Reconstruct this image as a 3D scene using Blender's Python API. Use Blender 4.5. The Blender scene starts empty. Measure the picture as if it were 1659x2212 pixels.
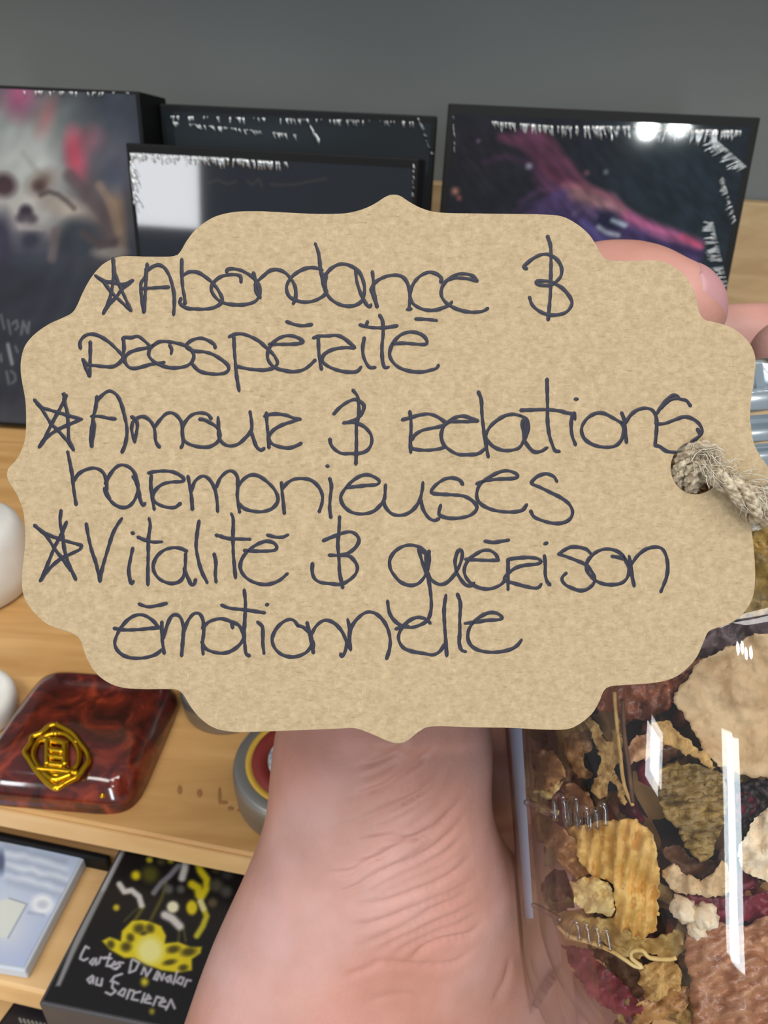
import bpy, bmesh, math, random
import numpy as np
from mathutils import Vector, Matrix, noise, geometry

random.seed(7); np.random.seed(7)
scene = bpy.context.scene
col = scene.collection

# ------------------------------------------------------------------ camera
FPX = 1534.0; W, H = 1659.0, 2212.0
PITCH, ROLL, CAMH = math.radians(31.0), math.radians(2.5), 0.20
C = np.array([0.0, 0.0, CAMH])
Fw = np.array([0.0, math.cos(PITCH), -math.sin(PITCH)])
_U0 = np.array([0.0, math.sin(PITCH), math.cos(PITCH)]); _R0 = np.array([1.0, 0, 0])
Rt = _R0 * math.cos(ROLL) + _U0 * math.sin(ROLL)
Up = -_R0 * math.sin(ROLL) + _U0 * math.cos(ROLL)
cd = bpy.data.cameras.new('camera'); cam = bpy.data.objects.new('camera', cd); col.objects.link(cam)
cam.matrix_world = Matrix(((Rt[0], Up[0], -Fw[0], C[0]), (Rt[1], Up[1], -Fw[1], C[1]), (Rt[2], Up[2], -Fw[2], C[2]), (0, 0, 0, 1)))
cd.sensor_fit = 'HORIZONTAL'; cd.sensor_width = 27.0; cd.lens = 27.0 * FPX / W
cd.clip_start = 0.005; cd.clip_end = 50
cd.dof.use_dof = True; cd.dof.focus_distance = 0.080; cd.dof.aperture_fstop = 66
scene.camera = cam

# ------------------------------------------------------------------ world, lamps, exposure
world = bpy.data.worlds.new('shop_interior'); scene.world = world; world.use_nodes = True
bg = world.node_tree.nodes['Background']; bg.inputs[0].default_value = (0.86, 0.93, 1.0, 1); bg.inputs[1].default_value = 0.38
def area(name, az, el, dist, sx, sy, power, colr, target=(0, .1, .15), shape='RECTANGLE'):
    l = bpy.data.lights.new(name, 'AREA'); l.shape = shape; l.size = sx
    if shape in ('RECTANGLE', 'ELLIPSE'): l.size_y = sy
    l.energy = power; l.color = colr
    o = bpy.data.objects.new(name, l); col.objects.link(o)
    a, e = math.radians(az), math.radians(el)
    t = Vector(target)
    p = t + Vector((math.sin(a) * math.cos(e), -math.cos(a) * math.cos(e), math.sin(e))) * dist
    o.location = p; o.rotation_euler = (t - p).to_track_quat('-Z', 'Y').to_euler()
    return o
area('ceiling_panel_lamp', -28, 58, 2.3, 1.3, 0.5, 25, (1.0, .965, .91))
area('ceiling_panel_lamp', 42, 62, 2.4, 1.3, 0.5, 30, (1.0, .97, .93))
area('shop_window_light', 2.8, 4.0, 2.6, 0.27, 1.24, 24, (.84, .95, 1.0))
area('door_window_light', -36, 3.6, 3.0, 0.34, 0.44, 9, (.95, .97, 1.0))
for k, az in enumerate((12.0, 14.8)):
    area('spot_lamp', az, 28.6, 3.0, 0.08, 0.11, 2.5, (.93, 1.0, .98), shape='DISK')
scene.cycles.max_bounces = 6; scene.cycles.diffuse_bounces = 3; scene.cycles.glossy_bounces = 3; scene.cycles.transmission_bounces = 3; scene.cycles.transparent_max_bounces = 10
scene.cycles.caustics_reflective = False; scene.cycles.caustics_refractive = False
vs = scene.view_settings
vs.view_transform = 'Standard'; vs.look = 'None'; vs.exposure = -0.13; vs.gamma = 1.0; vs.use_curve_mapping = False

# ------------------------------------------------------------------ helpers
def ray(x, y): return Fw + Rt * (x - 829.5) / FPX + Up * (1106.0 - y) / FPX
def P(x, y, z): return C + ray(x, y) * z                       # a point at depth z in front of the lens
def G(x, y, z):                                                # a point on the level z
    r = ray(x, y); return C + r * ((z - CAMH) / r[2])
def proj(p):
    v = np.asarray(p) - C; z = v @ Fw
    return 829.5 + FPX * (v @ Rt) / z, 1106.0 - FPX * (v @ Up) / z
def nrm(v): v = np.asarray(v, float); return v / np.linalg.norm(v)
def s2l(c):
    c = np.asarray(c, float) / 255.0
    return np.where(c <= .04045, c / 12.92, ((c + .055) / 1.055) ** 2.4)
def L(r, g, b): return tuple(float(v) for v in s2l((r, g, b))) + (1.0,)

def mesh_obj(name, verts, faces, m, parent=None, smooth=True):
    base = np.array(parent.location) if parent else np.zeros(3)
    me = bpy.data.meshes.new(name)
    me.from_pydata([tuple(np.asarray(v, float) - base) for v in verts], [], [tuple(f) for f in faces])
    if smooth: me.polygons.foreach_set('use_smooth', [True] * len(me.polygons))
    me.update()
    o = bpy.data.objects.new(name, me); col.objects.link(o)
    if m: me.materials.append(m)
    if parent: o.parent = parent
    return o
def thing(name, label, cat, loc=(0, 0, 0), group=None):
    o = bpy.data.objects.new(name, None); col.objects.link(o); o.empty_display_size = .01
    o.location = tuple(loc); o['label'] = label; o['category'] = cat
    if group: o['group'] = group
    return o
def tag(o, label, cat, group=None):
    o['label'] = label; o['category'] = cat
    if group: o['group'] = group
    return o
def struct(o): o['kind'] = 'structure'; return o
def bevel(o, w, seg=2):
    m = o.modifiers.new('bevel', 'BEVEL'); m.width = w; m.segments = seg; m.limit_method = 'ANGLE'; return o

class MB:
    def __init__(s): s.v = []; s.f = []
    def add(s, v, f):
        n = len(s.v); s.v += [np.asarray(p, float) for p in v]; s.f += [tuple(i + n for i in q) for q in f]
    def box(s, o, a, b, c):                                    # corner o and three edge vectors
        o, a, b, c = (np.asarray(k, float) for k in (o, a, b, c))
        v = [o, o + a, o + a + b, o + b, o + c, o + a + c, o + a + b + c, o + b + c]
        f = [(0, 3, 2, 1), (4, 5, 6, 7), (0, 1, 5, 4), (1, 2, 6, 5), (2, 3, 7, 6), (3, 0, 4, 7)]
        if np.dot(np.cross(a, b), c) < 0: f = [q[::-1] for q in f]
        s.add(v, f)
    def tube(s, pts, rad, seg=8, caps=True):
        pts = [np.asarray(p, float) for p in pts]; n = len(pts)
        rad = [rad] * n if np.isscalar(rad) else rad
        t0 = nrm(pts[1] - pts[0]); ref = np.array([0, 0, 1.0]) if abs(t0[2]) < .9 else np.array([1.0, 0, 0])
        u = nrm(np.cross(t0, ref)); v = []; f = []
        for i in range(n):
            t = nrm(pts[min(i + 1, n - 1)] - pts[max(i - 1, 0)])
            u = nrm(u - t * (u @ t)); w = np.cross(t, u)
            for k in range(seg):
                a = 2 * math.pi * k / seg
                v.append(pts[i] + rad[i] * (u * math.cos(a) + w * math.sin(a)))
        for i in range(n - 1):
            for k in range(seg):
                f.append((i * seg + k, i * seg + (k + 1) % seg, (i + 1) * seg + (k + 1) % seg, (i + 1) * seg + k))
        if caps: f.append(tuple(range(seg))[::-1]); f.append(tuple((n - 1) * seg + k for k in range(seg)))
        s.add(v, f)
    def lathe(s, c, ax, prof, seg=48, ang=lambda a, r, h: r):  # prof: (radius, height along ax)
        ax = nrm(ax); ref = np.array([1.0, 0, 0]) if abs(ax[0]) < .9 else np.array([0, 1.0, 0])
        u = nrm(np.cross(ax, ref)); w = np.cross(ax, u); c = np.asarray(c, float); v = []; f = []
        for r, h in prof:
            for k in range(seg):
                a = 2 * math.pi * k / seg; rr = ang(a, r, h)
                v.append(c + ax * h + rr * (u * math.cos(a) + w * math.sin(a)))
        for i in range(len(prof) - 1):
            for k in range(seg):
                f.append((i * seg + k, i * seg + (k + 1) % seg, (i + 1) * seg + (k + 1) % seg, (i + 1) * seg + k))
        s.add(v, f)
    def build(s, name, m, parent=None, smooth=True): return mesh_obj(name, s.v, s.f, m, parent, smooth)

def spline(pts, step=3.0):
    """Catmull-Rom through pts (any dimension), sampled about every step units"""
    pts = [np.asarray(p, float) for p in pts]
    if len(pts) < 3:
        n = max(2, int(np.linalg.norm(pts[1] - pts[0]) / step) + 1)
        return [pts[0] + (pts[1] - pts[0]) * i / (n - 1) for i in range(n)]
    q = [2 * pts[0] - pts[1]] + pts + [2 * pts[-1] - pts[-2]]; out = []
    for i in range(1, len(q) - 2):
        a, b, c, d = q[i - 1:i + 3]; n = max(2, int(np.linalg.norm(c - b) / step))
        for k in range(n):
            t = k / n
            out.append(.5 * (2 * b + (c - a) * t + (2 * a - 5 * b + 4 * c - d) * t * t + (3 * b - 3 * c + d - a) * t ** 3))
    out.append(pts[-1]); return out

# ------------------------------------------------------------------ materials
def newmat(name):
    m = bpy.data.materials.new(name); m.use_nodes = True
    nt = m.node_tree; return m, nt, nt.nodes, nt.links, nt.nodes['Principled BSDF']
def mat(name, c, rough=.5, metal=0.0, spec=.5, coat=0.0, bump=None, vary=None, sss=0.0, trans=0.0):
    m, nt, N, K, b = newmat(name)
    b.inputs['Base Color'].default_value = c; b.inputs['Roughness'].default_value = rough
    b.inputs['Metallic'].default_value = metal; b.inputs['Specular IOR Level'].default_value = spec
    b.inputs['Coat Weight'].default_value = coat; b.inputs['Coat Roughness'].default_value = .06
    if sss:
        b.inputs['Subsurface Weight'].default_value = sss; b.inputs['Subsurface Radius'].default_value = (1, .35, .2)
        b.inputs['Subsurface Scale'].default_value = .003
    tc = N.new('ShaderNodeTexCoord')
    if vary:                                                   # (scale, colour2, low, high, detail)
        n = N.new('ShaderNodeTexNoise'); n.inputs['Scale'].default_value = vary[0]; n.inputs['Detail'].default_value = vary[4] if len(vary) > 4 else 5
        r = N.new('ShaderNodeValToRGB'); r.color_ramp.elements[0].position = vary[2]; r.color_ramp.elements[1].position = vary[3]
        r.color_ramp.elements[0].color = c; r.color_ramp.elements[1].color = vary[1]
        K.new(tc.outputs['Object'], n.inputs['Vector']); K.new(n.outputs['Fac'], r.inputs[0]); K.new(r.outputs[0], b.inputs['Base Color'])
    if bump:                                                   # (scale, distance, strength)
        n = N.new('ShaderNodeTexNoise'); n.inputs['Scale'].default_value = bump[0]; n.inputs['Detail'].default_value = 4
        bp = N.new('ShaderNodeBump'); bp.inputs['Distance'].default_value = bump[1]; bp.inputs['Strength'].default_value = bump[2]
        K.new(tc.outputs['Object'], n.inputs['Vector']); K.new(n.outputs['Fac'], bp.inputs['Height']); K.new(bp.outputs[0], b.inputs['Normal'])
    return m

def mat_kraft():
    m, nt, N, K, b = newmat('kraft_card')
    tc = N.new('ShaderNodeTexCoord')
    def layer(sc, vec, det, lo, hi, c0, c1):
        mp = N.new('ShaderNodeMapping'); mp.inputs['Scale'].default_value = vec
        n = N.new('ShaderNodeTexNoise'); n.inputs['Scale'].default_value = sc; n.inputs['Detail'].default_value = det; n.inputs['Roughness'].default_value = .65
        r = N.new('ShaderNodeValToRGB'); r.color_ramp.elements[0].position = lo; r.color_ramp.elements[1].position = hi
        r.color_ramp.elements[0].color = c0; r.color_ramp.elements[1].color = c1
        K.new(tc.outputs['Object'], mp.inputs[0]); K.new(mp.outputs[0], n.inputs['Vector']); K.new(n.outputs['Fac'], r.inputs[0])
        return r.outputs[0], n.outputs['Fac']
    def mul(a, bb):
        x = N.new('ShaderNodeMix'); x.data_type = 'RGBA'; x.blend_type = 'MULTIPLY'; x.inputs[0].default_value = 1
        K.new(a, x.inputs[6]); K.new(bb, x.inputs[7]); return x.outputs[2]
    c1, f1 = layer(1100, (1, 1, 1), 6, .30, .70, L(173, 151, 119), L(191, 169, 135))
    c2, f2 = layer(1500, (1, 1.6, 1), 4, .30, .62, (.86, .84, .80, 1), (1.05, 1.05, 1.05, 1))
    c3, f3 = layer(2600, (.35, 1.5, 1), 3, .24, .40, (.72, .68, .60, 1), (1, 1, 1, 1))
    c4, f4 = layer(2200, (1.6, .4, 1), 3, .60, .76, (1, 1, 1, 1), (1.22, 1.22, 1.20, 1))
    K.new(mul(mul(mul(c1, c2), c3), c4), b.inputs['Base Color'])
    b.inputs['Roughness'].default_value = .75; b.inputs['Specular IOR Level'].default_value = .25
    bp = N.new('ShaderNodeBump'); bp.inputs['Distance'].default_value = .00008; bp.inputs['Strength'].default_value = .5
    K.new(f2, bp.inputs['Height']); K.new(bp.outputs[0], b.inputs['Normal'])
    return m

def mat_wood(name, c0, c1, rough=.5):
    m, nt, N, K, b = newmat(name)
    tc = N.new('ShaderNodeTexCoord'); mp = N.new('ShaderNodeMapping'); mp.inputs['Scale'].default_value = (9, 70, 70)
    mp.inputs['Rotation'].default_value = (0, 0, math.radians(9))
    n = N.new('ShaderNodeTexNoise'); n.inputs['Scale'].default_value = 1.6; n.inputs['Detail'].default_value = 6; n.inputs['Distortion'].default_value = .7
    r = N.new('ShaderNodeValToRGB'); r.color_ramp.elements[0].position = .32; r.color_ramp.elements[1].position = .68
    r.color_ramp.elements[0].color = c0; r.color_ramp.elements[1].color = c1
    K.new(tc.outputs['Object'], mp.inputs[0]); K.new(mp.outputs[0], n.inputs['Vector']); K.new(n.outputs['Fac'], r.inputs[0]); K.new(r.outputs[0], b.inputs['Base Color'])
    b.inputs['Roughness'].default_value = rough; return m

def mat_print(name, rough=.09, gain=1.0):
    m, nt, N, K, b = newmat(name)
    a = N.new('ShaderNodeAttribute'); a.attribute_name = 'ink'
    K.new(a.outputs['Color'], b.inputs['Base Color']); b.inputs['Roughness'].default_value = rough
    b.inputs['Specular IOR Level'].default_value = .5 * gain
    return m

def mat_glass(name, tint=(1, 1, 1, 1), edge=(.78, .80, .84, 1), gloss=.02, base=.04):
    m, nt, N, K, b = newmat(name); N.remove(b); out = N['Material Output']
    tr = N.new('ShaderNodeBsdfTransparent'); gl = N.new('ShaderNodeBsdfGlossy'); gl.inputs['Roughness'].default_value = gloss
    lw = N.new('ShaderNodeLayerWeight'); lw.inputs['Blend'].default_value = .35
    cr = N.new('ShaderNodeValToRGB'); cr.color_ramp.elements[0].color = tint; cr.color_ramp.elements[1].color = edge
    cr.color_ramp.elements[0].position = .35; cr.color_ramp.elements[1].position = .95
    K.new(lw.outputs['Facing'], cr.inputs[0]); K.new(cr.outputs[0], tr.inputs['Color'])
    pw = N.new('ShaderNodeMath'); pw.operation = 'POWER'; pw.inputs[1].default_value = 4.0
    fr = N.new('ShaderNodeMath'); fr.operation = 'MULTIPLY_ADD'; fr.inputs[1].default_value = .85; fr.inputs[2].default_value = base
    lf = N.new('ShaderNodeLayerWeight'); K.new(lf.outputs['Facing'], pw.inputs[0]); K.new(pw.outputs[0], fr.inputs[0])
    mx = N.new('ShaderNodeMixShader'); K.new(fr.outputs[0], mx.inputs[0]); K.new(tr.outputs[0], mx.inputs[1]); K.new(gl.outputs[0], mx.inputs[2])
    K.new(mx.outputs[0], out.inputs['Surface']); return m

def mat_wrap():
    m, nt, N, K, b = newmat('clear_film_crease'); N.remove(b); out = N['Material Output']
    tr = N.new('ShaderNodeBsdfTransparent'); gl = N.new('ShaderNodeBsdfGlossy'); gl.inputs['Roughness'].default_value = .22
    df = N.new('ShaderNodeBsdfDiffuse'); df.inputs['Color'].default_value = (.75, .80, .80, 1)
    m0 = N.new('ShaderNodeMixShader'); m0.inputs[0].default_value = .30; K.new(gl.outputs[0], m0.inputs[1]); K.new(df.outputs[0], m0.inputs[2])
    mx = N.new('ShaderNodeMixShader'); mx.inputs[0].default_value = .62
    K.new(tr.outputs[0], mx.inputs[1]); K.new(m0.outputs[0], mx.inputs[2]); K.new(mx.outputs[0], out.inputs['Surface']); return m

M = dict(
    kraft=mat_kraft(),
    ink=mat('dark_ink', L(42, 41, 55), rough=.5, spec=.3),
    hole=mat('card_edge', L(205, 176, 132), rough=.8),
    wall=mat('grey_panel', L(112, 117, 115), rough=.7, vary=(3, L(106, 110, 109), .3, .7)),
    wood=mat_wood('beech_wood', L(188, 140, 82), L(214, 168, 108), .45),
    wood_edge=mat_wood('beech_wood_edge', L(212, 168, 112), L(226, 186, 132), .5),
    wood_dark=mat('burnt_wood', L(158, 112, 64), rough=.7),
    black=mat('black_card', L(10, 10, 12), rough=.6, spec=.25),
    print=mat_print('printed_card', .045), matte_print=mat_print('printed_matte_card', .4), dull_print=mat_print('printed_dull_card', .55, .2),
    wrap=mat_wrap(),
    skin=None, nail=mat('fingernail', L(192, 140, 142), rough=.45, sss=.1),
    glass=mat_glass('clear_glass'), relief=mat_glass('glass_relief', (.90, .89, .88, 1), (.45, .42, .4, 1), .03, .10),
    steel=mat('brushed_steel', L(232, 242, 248), rough=.24, metal=1.0),
    tin=mat('tin_metal', L(160, 158, 154), rough=.42, metal=.85),
    gold=mat('gold_metal', L(226, 178, 40), rough=.2, metal=1.0),
    white_stone=mat('white_stone', L(236, 234, 228), rough=.4, sss=.2, vary=(60, L(222, 218, 210), .35, .7)),
    floor=mat('floor_boards', L(120, 100, 80), rough=.6),
)

# ------------------------------------------------------------------ setting
SY = math.radians(-9.0)                                        # the display stands a little turned to the lens
su = np.array([math.cos(SY), math.sin(SY), 0]); sn = np.array([-math.sin(SY), math.cos(SY), 0]); Z3 = np.array([0, 0, 1.0])
lip = G(0, 1742, 0)                                            # a point on the top front edge of the shelf
def S(a, d, z): return lip + su * a + sn * d + Z3 * z          # shelf coordinates: along, back, up
WALLD = .46
mb = MB(); mb.box(S(-.9, WALLD, -1.0), su * 2.0, sn * .03, Z3 * 2.2)
struct(mb.build('wall_back', M['wall'], None, False))
mb = MB(); mb.box((-3, -3.5, -1.03), (6, 0, 0), (0, 4.6, 0), (0, 0, .03))
struct(mb.build('floor', M['floor'], None, False))

shelf = thing('display_shelf', 'pale beech wood display shelf with a stepped front, carrying the boxes and trinkets', 'shelf', lip)
mb = MB(); mb.box(S(-.55, 0, -.0095), su * 1.2, sn * (WALLD - .002), Z3 * .0095); bevel(mb.build('top_board', M['wood'], shelf, False), .0012)
mb = MB(); mb.box(S(-.55, WALLD - .020, .0005), su * 1.2, sn * .018, Z3 * .140); bevel(mb.build('back_board', mat_wood('pale_back_board', L(168, 140, 100), L(186, 160, 120), .6), shelf, False), .0012)
mb = MB(); mb.box(S(-.55, -.0008, -.0092), su * 1.2, sn * .0007, Z3 * .0085); mb.build('front_edge_strip', M['wood_edge'], shelf, False)
T1 = -.034
d1 = float((G(60, 2138, T1) - lip) @ sn)                        # how far forward the lower step reaches
mb = MB(); mb.box(S(-.55, d1, T1 - .012), su * 1.2, sn * (.30 - d1), Z3 * .012); bevel(mb.build('lower_step', M['wood_edge'], shelf, False), .001)
T2 = -.072
mb = MB(); mb.box(S(-.55, d1 - .16, T2 - .012), su * 1.2, sn * .40, Z3 * .012); bevel(mb.build('bottom_step', M['wood_edge'], shelf, False), .001)
for a in (-.53, .60):                                          # side panels that carry the boards
    mb = MB(); mb.box(S(a, d1 - .16, -.999), su * .02, sn * (WALLD - d1 + .155), Z3 * .90); mb.build('side_panel', M['wood'], shelf, False)
mb = MB(); mb.box(S(-.55, WALLD - .15, .39), su * 1.2, sn * .148, Z3 * .018); bevel(mb.build('upper_board', M['wood'], shelf, False), .001)
for (x, y, w, l) in ((388, 1706, 7, 16), (431, 1713, 8, 14), (474, 1718, 5, 30), (482, 1733, 14, 6), (498, 1746, 9, 7), (520, 1750, 12, 5)):
    c = G(x, y, .0002); a = 1.5 * (G(x + w, y, .0002) - c); b = 1.3 * (G(x, y + l, .0002) - c); n = 12
    v = [c + Z3 * .0001] + [c + a * .5 * math.cos(t * 2 * math.pi / n) + b * .5 * math.sin(t * 2 * math.pi / n) for t in range(n)]
    mesh_obj('burn_mark', v, [(0, 1 + (k + 1) % n, 1 + k) for k in range(n)], M['wood_dark'], shelf)

# ------------------------------------------------------------------ painting flat print
class Paint:
    def __init__(s, px, py, base): s.x = px; s.y = py; s.c = np.tile(np.asarray(base, float), (len(px), 1))
    def mixin(s, a, colr): s.c = s.c * (1 - a[:, None]) + np.asarray(colr, float) * a[:, None]
    def ell(s, cx, cy, rx, ry, colr, rot=0.0, soft=.35, al=1.0):
        dx, dy = s.x - cx, s.y - cy; c, n = math.cos(rot), math.sin(rot)
        d = np.sqrt(((dx * c + dy * n) / rx) ** 2 + ((-dx * n + dy * c) / ry) ** 2)
        s.mixin(np.clip((1 + soft - d) / (2 * soft), 0, 1) * al, colr)
    def grain(s, sc, amp, sx=1.0, sy=1.0, rot=0.0):
        c, n = math.cos(rot), math.sin(rot)
        k = np.array([noise.noise(Vector(((x * c + y * n) * sx / sc, (-x * n + y * c) * sy / sc, 1.7))) for x, y in zip(s.x, s.y)])
        s.c = s.c * (1 + amp * k)[:, None]
    def line(s, pts, w, colr, al=1.0, soft=.5):
        d = np.full(len(s.x), 1e9)
        for (ax, ay), (bx, by) in zip(pts[:-1], pts[1:]):
            vx, vy = bx - ax, by - ay; l2 = vx * vx + vy * vy + 1e-9
            t = np.clip(((s.x - ax) * vx + (s.y - ay) * vy) / l2, 0, 1)
            d = np.minimum(d, np.hypot(s.x - ax - t * vx, s.y - ay - t * vy))
        s.mixin(np.clip((w * (1 + soft) - d) / (2 * soft * w), 0, 1) * al, colr)
    def poly(s, pts, colr, al=1.0, soft=6.0):
        ins = np.zeros(len(s.x), bool); n = len(pts); d = np.full(len(s.x), 1e9)
        for i in range(n):
            (ax, ay), (bx, by) = pts[i], pts[(i + 1) % n]
            cnd = ((ay > s.y) != (by > s.y)) & (s.x < (bx - ax) * (s.y - ay) / (by - ay + 1e-12) + ax); ins ^= cnd
            vx, vy = bx - ax, by - ay; t = np.clip(((s.x - ax) * vx + (s.y - ay) * vy) / (vx * vx + vy * vy + 1e-9), 0, 1)
            d = np.minimum(d, np.hypot(s.x - ax - t * vx, s.y - ay - t * vy))
        sd = np.where(ins, d, -d); s.mixin(np.clip(.5 + sd / (2 * soft), 0, 1) * al, colr)
def printed(name, o, u, v, nu, nv, m, parent, paintfn, gain=1.0, n=None):
    """a printed sheet: a grid spanned by u and v from corner o, its ink laid down by paintfn"""
    i, j = np.meshgrid(np.linspace(0, 1, nu), np.linspace(0, 1, nv)); i = i.ravel(); j = j.ravel()
    p = np.asarray(o) + i[:, None] * np.asarray(u) + j[:, None] * np.asarray(v)
    f = [(b * nu + a, b * nu + a + 1, (b + 1) * nu + a + 1, (b + 1) * nu + a) for b in range(nv - 1) for a in range(nu - 1)]
    ob = mesh_obj(name, p, f, m, parent, False)
    px, py = proj(p); pt = paintfn(px, py)
    rgb = np.clip(s2l(np.clip(pt.c, 0, 255)) * gain, 0, 1)
    ca = ob.data.color_attributes.new('ink', 'FLOAT_COLOR', 'POINT')
    ca.data.foreach_set('color', np.concatenate([rgb, np.ones((len(rgb), 1))], 1).astype(np.float32).ravel())
    return ob

# ------------------------------------------------------------------ upright card boxes at the back
def upright_box(label, tl, tr, dist, yaw, lean, thick, border, paintfn, gain=1.0, wrap=None, m='print'):
    yaw, lean = math.radians(yaw), math.radians(lean)
    u = np.array([math.cos(yaw), math.sin(yaw), 0]); nh = np.array([math.sin(yaw), -math.cos(yaw), 0])
    v = Z3 * math.cos(lean) - nh * math.sin(lean); n = nh * math.cos(lean) + Z3 * math.sin(lean)
    B = np.array([0, dist, 0.0])
    def hit(x, y):
        r = ray(x, y); q = C + r * (((B - C) @ n) / (r @ n)); return (q - B) @ u, (q - B) @ v
    a, b = hit(*tl), hit(*tr); x0, x1 = a[0], b[0]; hgt = .5 * (a[1] + b[1]); lo = thick * math.tan(lean)
    bl = B + u * x0 + v * lo
    t = thing('card_box', label, 'box', bl + u * (x1 - x0) / 2, 'boxed card decks standing on the shelf')
    mb = MB(); mb.box(bl, u * (x1 - x0), v * (hgt - lo), -n * thick); bevel(mb.build('box_body', M['black'], t, False), .0007)
    bd = border; o = bl + u * bd[0] + v * bd[3] + n * .00025
    uu, vv = u * (x1 - x0 - bd[0] - bd[2]), v * (hgt - lo - bd[1] - bd[3])
    printed('printed_front', o, uu, vv, 170, 200, M[m], t, paintfn, gain)
    if wrap:
        mb = MB(); rnd = random.Random(len(label))
        for (pa, pb, cnt, ln, ang, wd) in wrap:
            for k in range(int(cnt * 1.25)):
                s = rnd.random(); x = pa[0] + (pb[0] - pa[0]) * s; y = pa[1] + (pb[1] - pa[1]) * s
                l = ln * rnd.uniform(.3, 1.5); an = math.radians(ang + rnd.uniform(-14, 14)); w = wd * rnd.uniform(.28, .62)
                dx, dy = math.cos(an), math.sin(an)
                def q(ax, ay, lift):
                    c = hit(x + ax * dx - ay * dy, y + ax * dy + ay * dx); return B + u * c[0] + v * c[1] + n * (.0005 + lift)
                h = rnd.uniform(.0006, .0018)
                v4 = [q(0, -w, 0), q(l, -w * .5, 0), q(l, w * .5, 0), q(0, w, 0), q(l * .15, rnd.uniform(-.4, .4) * w, h), q(l * .8, 0, h * .7)]
                mb.add(v4, [(0, 1, 5, 4), (1, 2, 5), (2, 3, 4, 5), (3, 0, 4)])
        mb.build('shrink_wrap_crease', M['wrap'], t)['kind'] = 'stuff'
    return t

def art_face(x, y):
    p = Paint(x, y, (60, 65, 74))
    p.ell(35, 290, 120, 100, (124, 130, 126), soft=.7); p.ell(20, 330, 90, 70, (140, 146, 144), soft=.6)
    p.ell(210, 440, 75, 110, (96, 86, 88), soft=.6); p.ell(250, 470, 16, 80, (140, 116, 94), rot=-.1, soft=.7)
    p.ell(45, 400, 100, 95, (172, 175, 172), soft=.4); p.ell(60, 460, 75, 50, (172, 170, 166), soft=.5)
    p.ell(140, 448, 55, 20, (168, 158, 148), rot=.35, soft=.6); p.line([(50, 330), (85, 375)], 6, (140, 142, 138), .5, .9)
    p.ell(42, 205, 30, 42, (160, 84, 118), soft=.8, al=.9); p.ell(100, 250, 16, 40, (150, 96, 100), soft=.8, al=.7, rot=.3)
    p.ell(165, 335, 22, 50, (196, 84, 104), rot=-.15, soft=.6, al=.95); p.ell(198, 305, 24, 26, (160, 92, 106), soft=.8, al=.8)
    p.ell(235, 340, 45, 60, (96, 98, 110), soft=.7, al=.7); p.ell(245, 385, 25, 30, (70, 78, 96), soft=.8, al=.8)
    p.ell(8, 400, 27, 25, (72, 56, 60), soft=.4, rot=.4); p.ell(92, 392, 30, 20, (112, 98, 92), soft=.7, rot=-.6); p.ell(84, 402, 13, 12, (84, 68, 64), soft=.6)
    p.line([(88, 421), (105, 414), (125, 420), (145, 435), (160, 450)], 5, (84, 74, 74), .85, .9)
    p.line([(150, 380), (200, 430), (235, 480), (245, 520)], 14, (86, 76, 80), .7); p.line([(215, 400), (240, 440), (255, 500)], 9, (140, 120, 106), .7)
    p.ell(56, 458, 15, 16, (58, 50, 60), soft=.4); p.ell(47, 472, 13, 11, (58, 50, 60), soft=.5); p.ell(68, 474, 13, 11, (60, 52, 62), soft=.5)
    p.ell(60, 505, 60, 30, (140, 134, 136), soft=.6, al=.7); p.ell(65, 520, 30, 24, (58, 60, 72), soft=.6); p.line([(40, 492), (90, 494)], 5, (164, 156, 156), .7, .9)
    p.ell(170, 520, 45, 45, (58, 64, 72), soft=.4); p.ell(0, 520, 30, 60, (64, 62, 78), soft=.5)
    p.ell(238, 545, 34, 14, (132, 126, 122), soft=.5); p.line([(180, 505), (215, 530), (245, 525)], 9, (78, 68, 70), .8)
    p.line([(120, 500), (112, 560)], 10, (112, 98, 100), .7)
    p.poly([(-300, 575), (60, 585), (190, 580), (320, 620), (320, 1100), (-300, 1100)], (54, 57, 66), 1, 28)
    tx = (128, 130, 136)
    for q in ([(2, 680), (9, 710)], [(17, 692), (23, 722)], [(26, 700), (36, 692), (39, 706), (33, 712)], [(46, 722), (50, 694), (60, 720), (63, 696)],
              [(1, 765), (3, 780)], [(17, 744), (26, 786)], [(33, 748), (38, 760)], [(14, 803), (19, 829)], [(24, 802), (32, 808), (34, 820), (26, 828)]):
        p.line(q, 2.6, tx, .55)
    p.line([(17, 744), (26, 786)], 4, (150, 152, 158), .6)
    p.ell(25, 905, 60, 30, (84, 86, 90), soft=.9, al=.5); p.grain(26, .10, 1, .6, .5); p.grain(70, .10)
    return p
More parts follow.
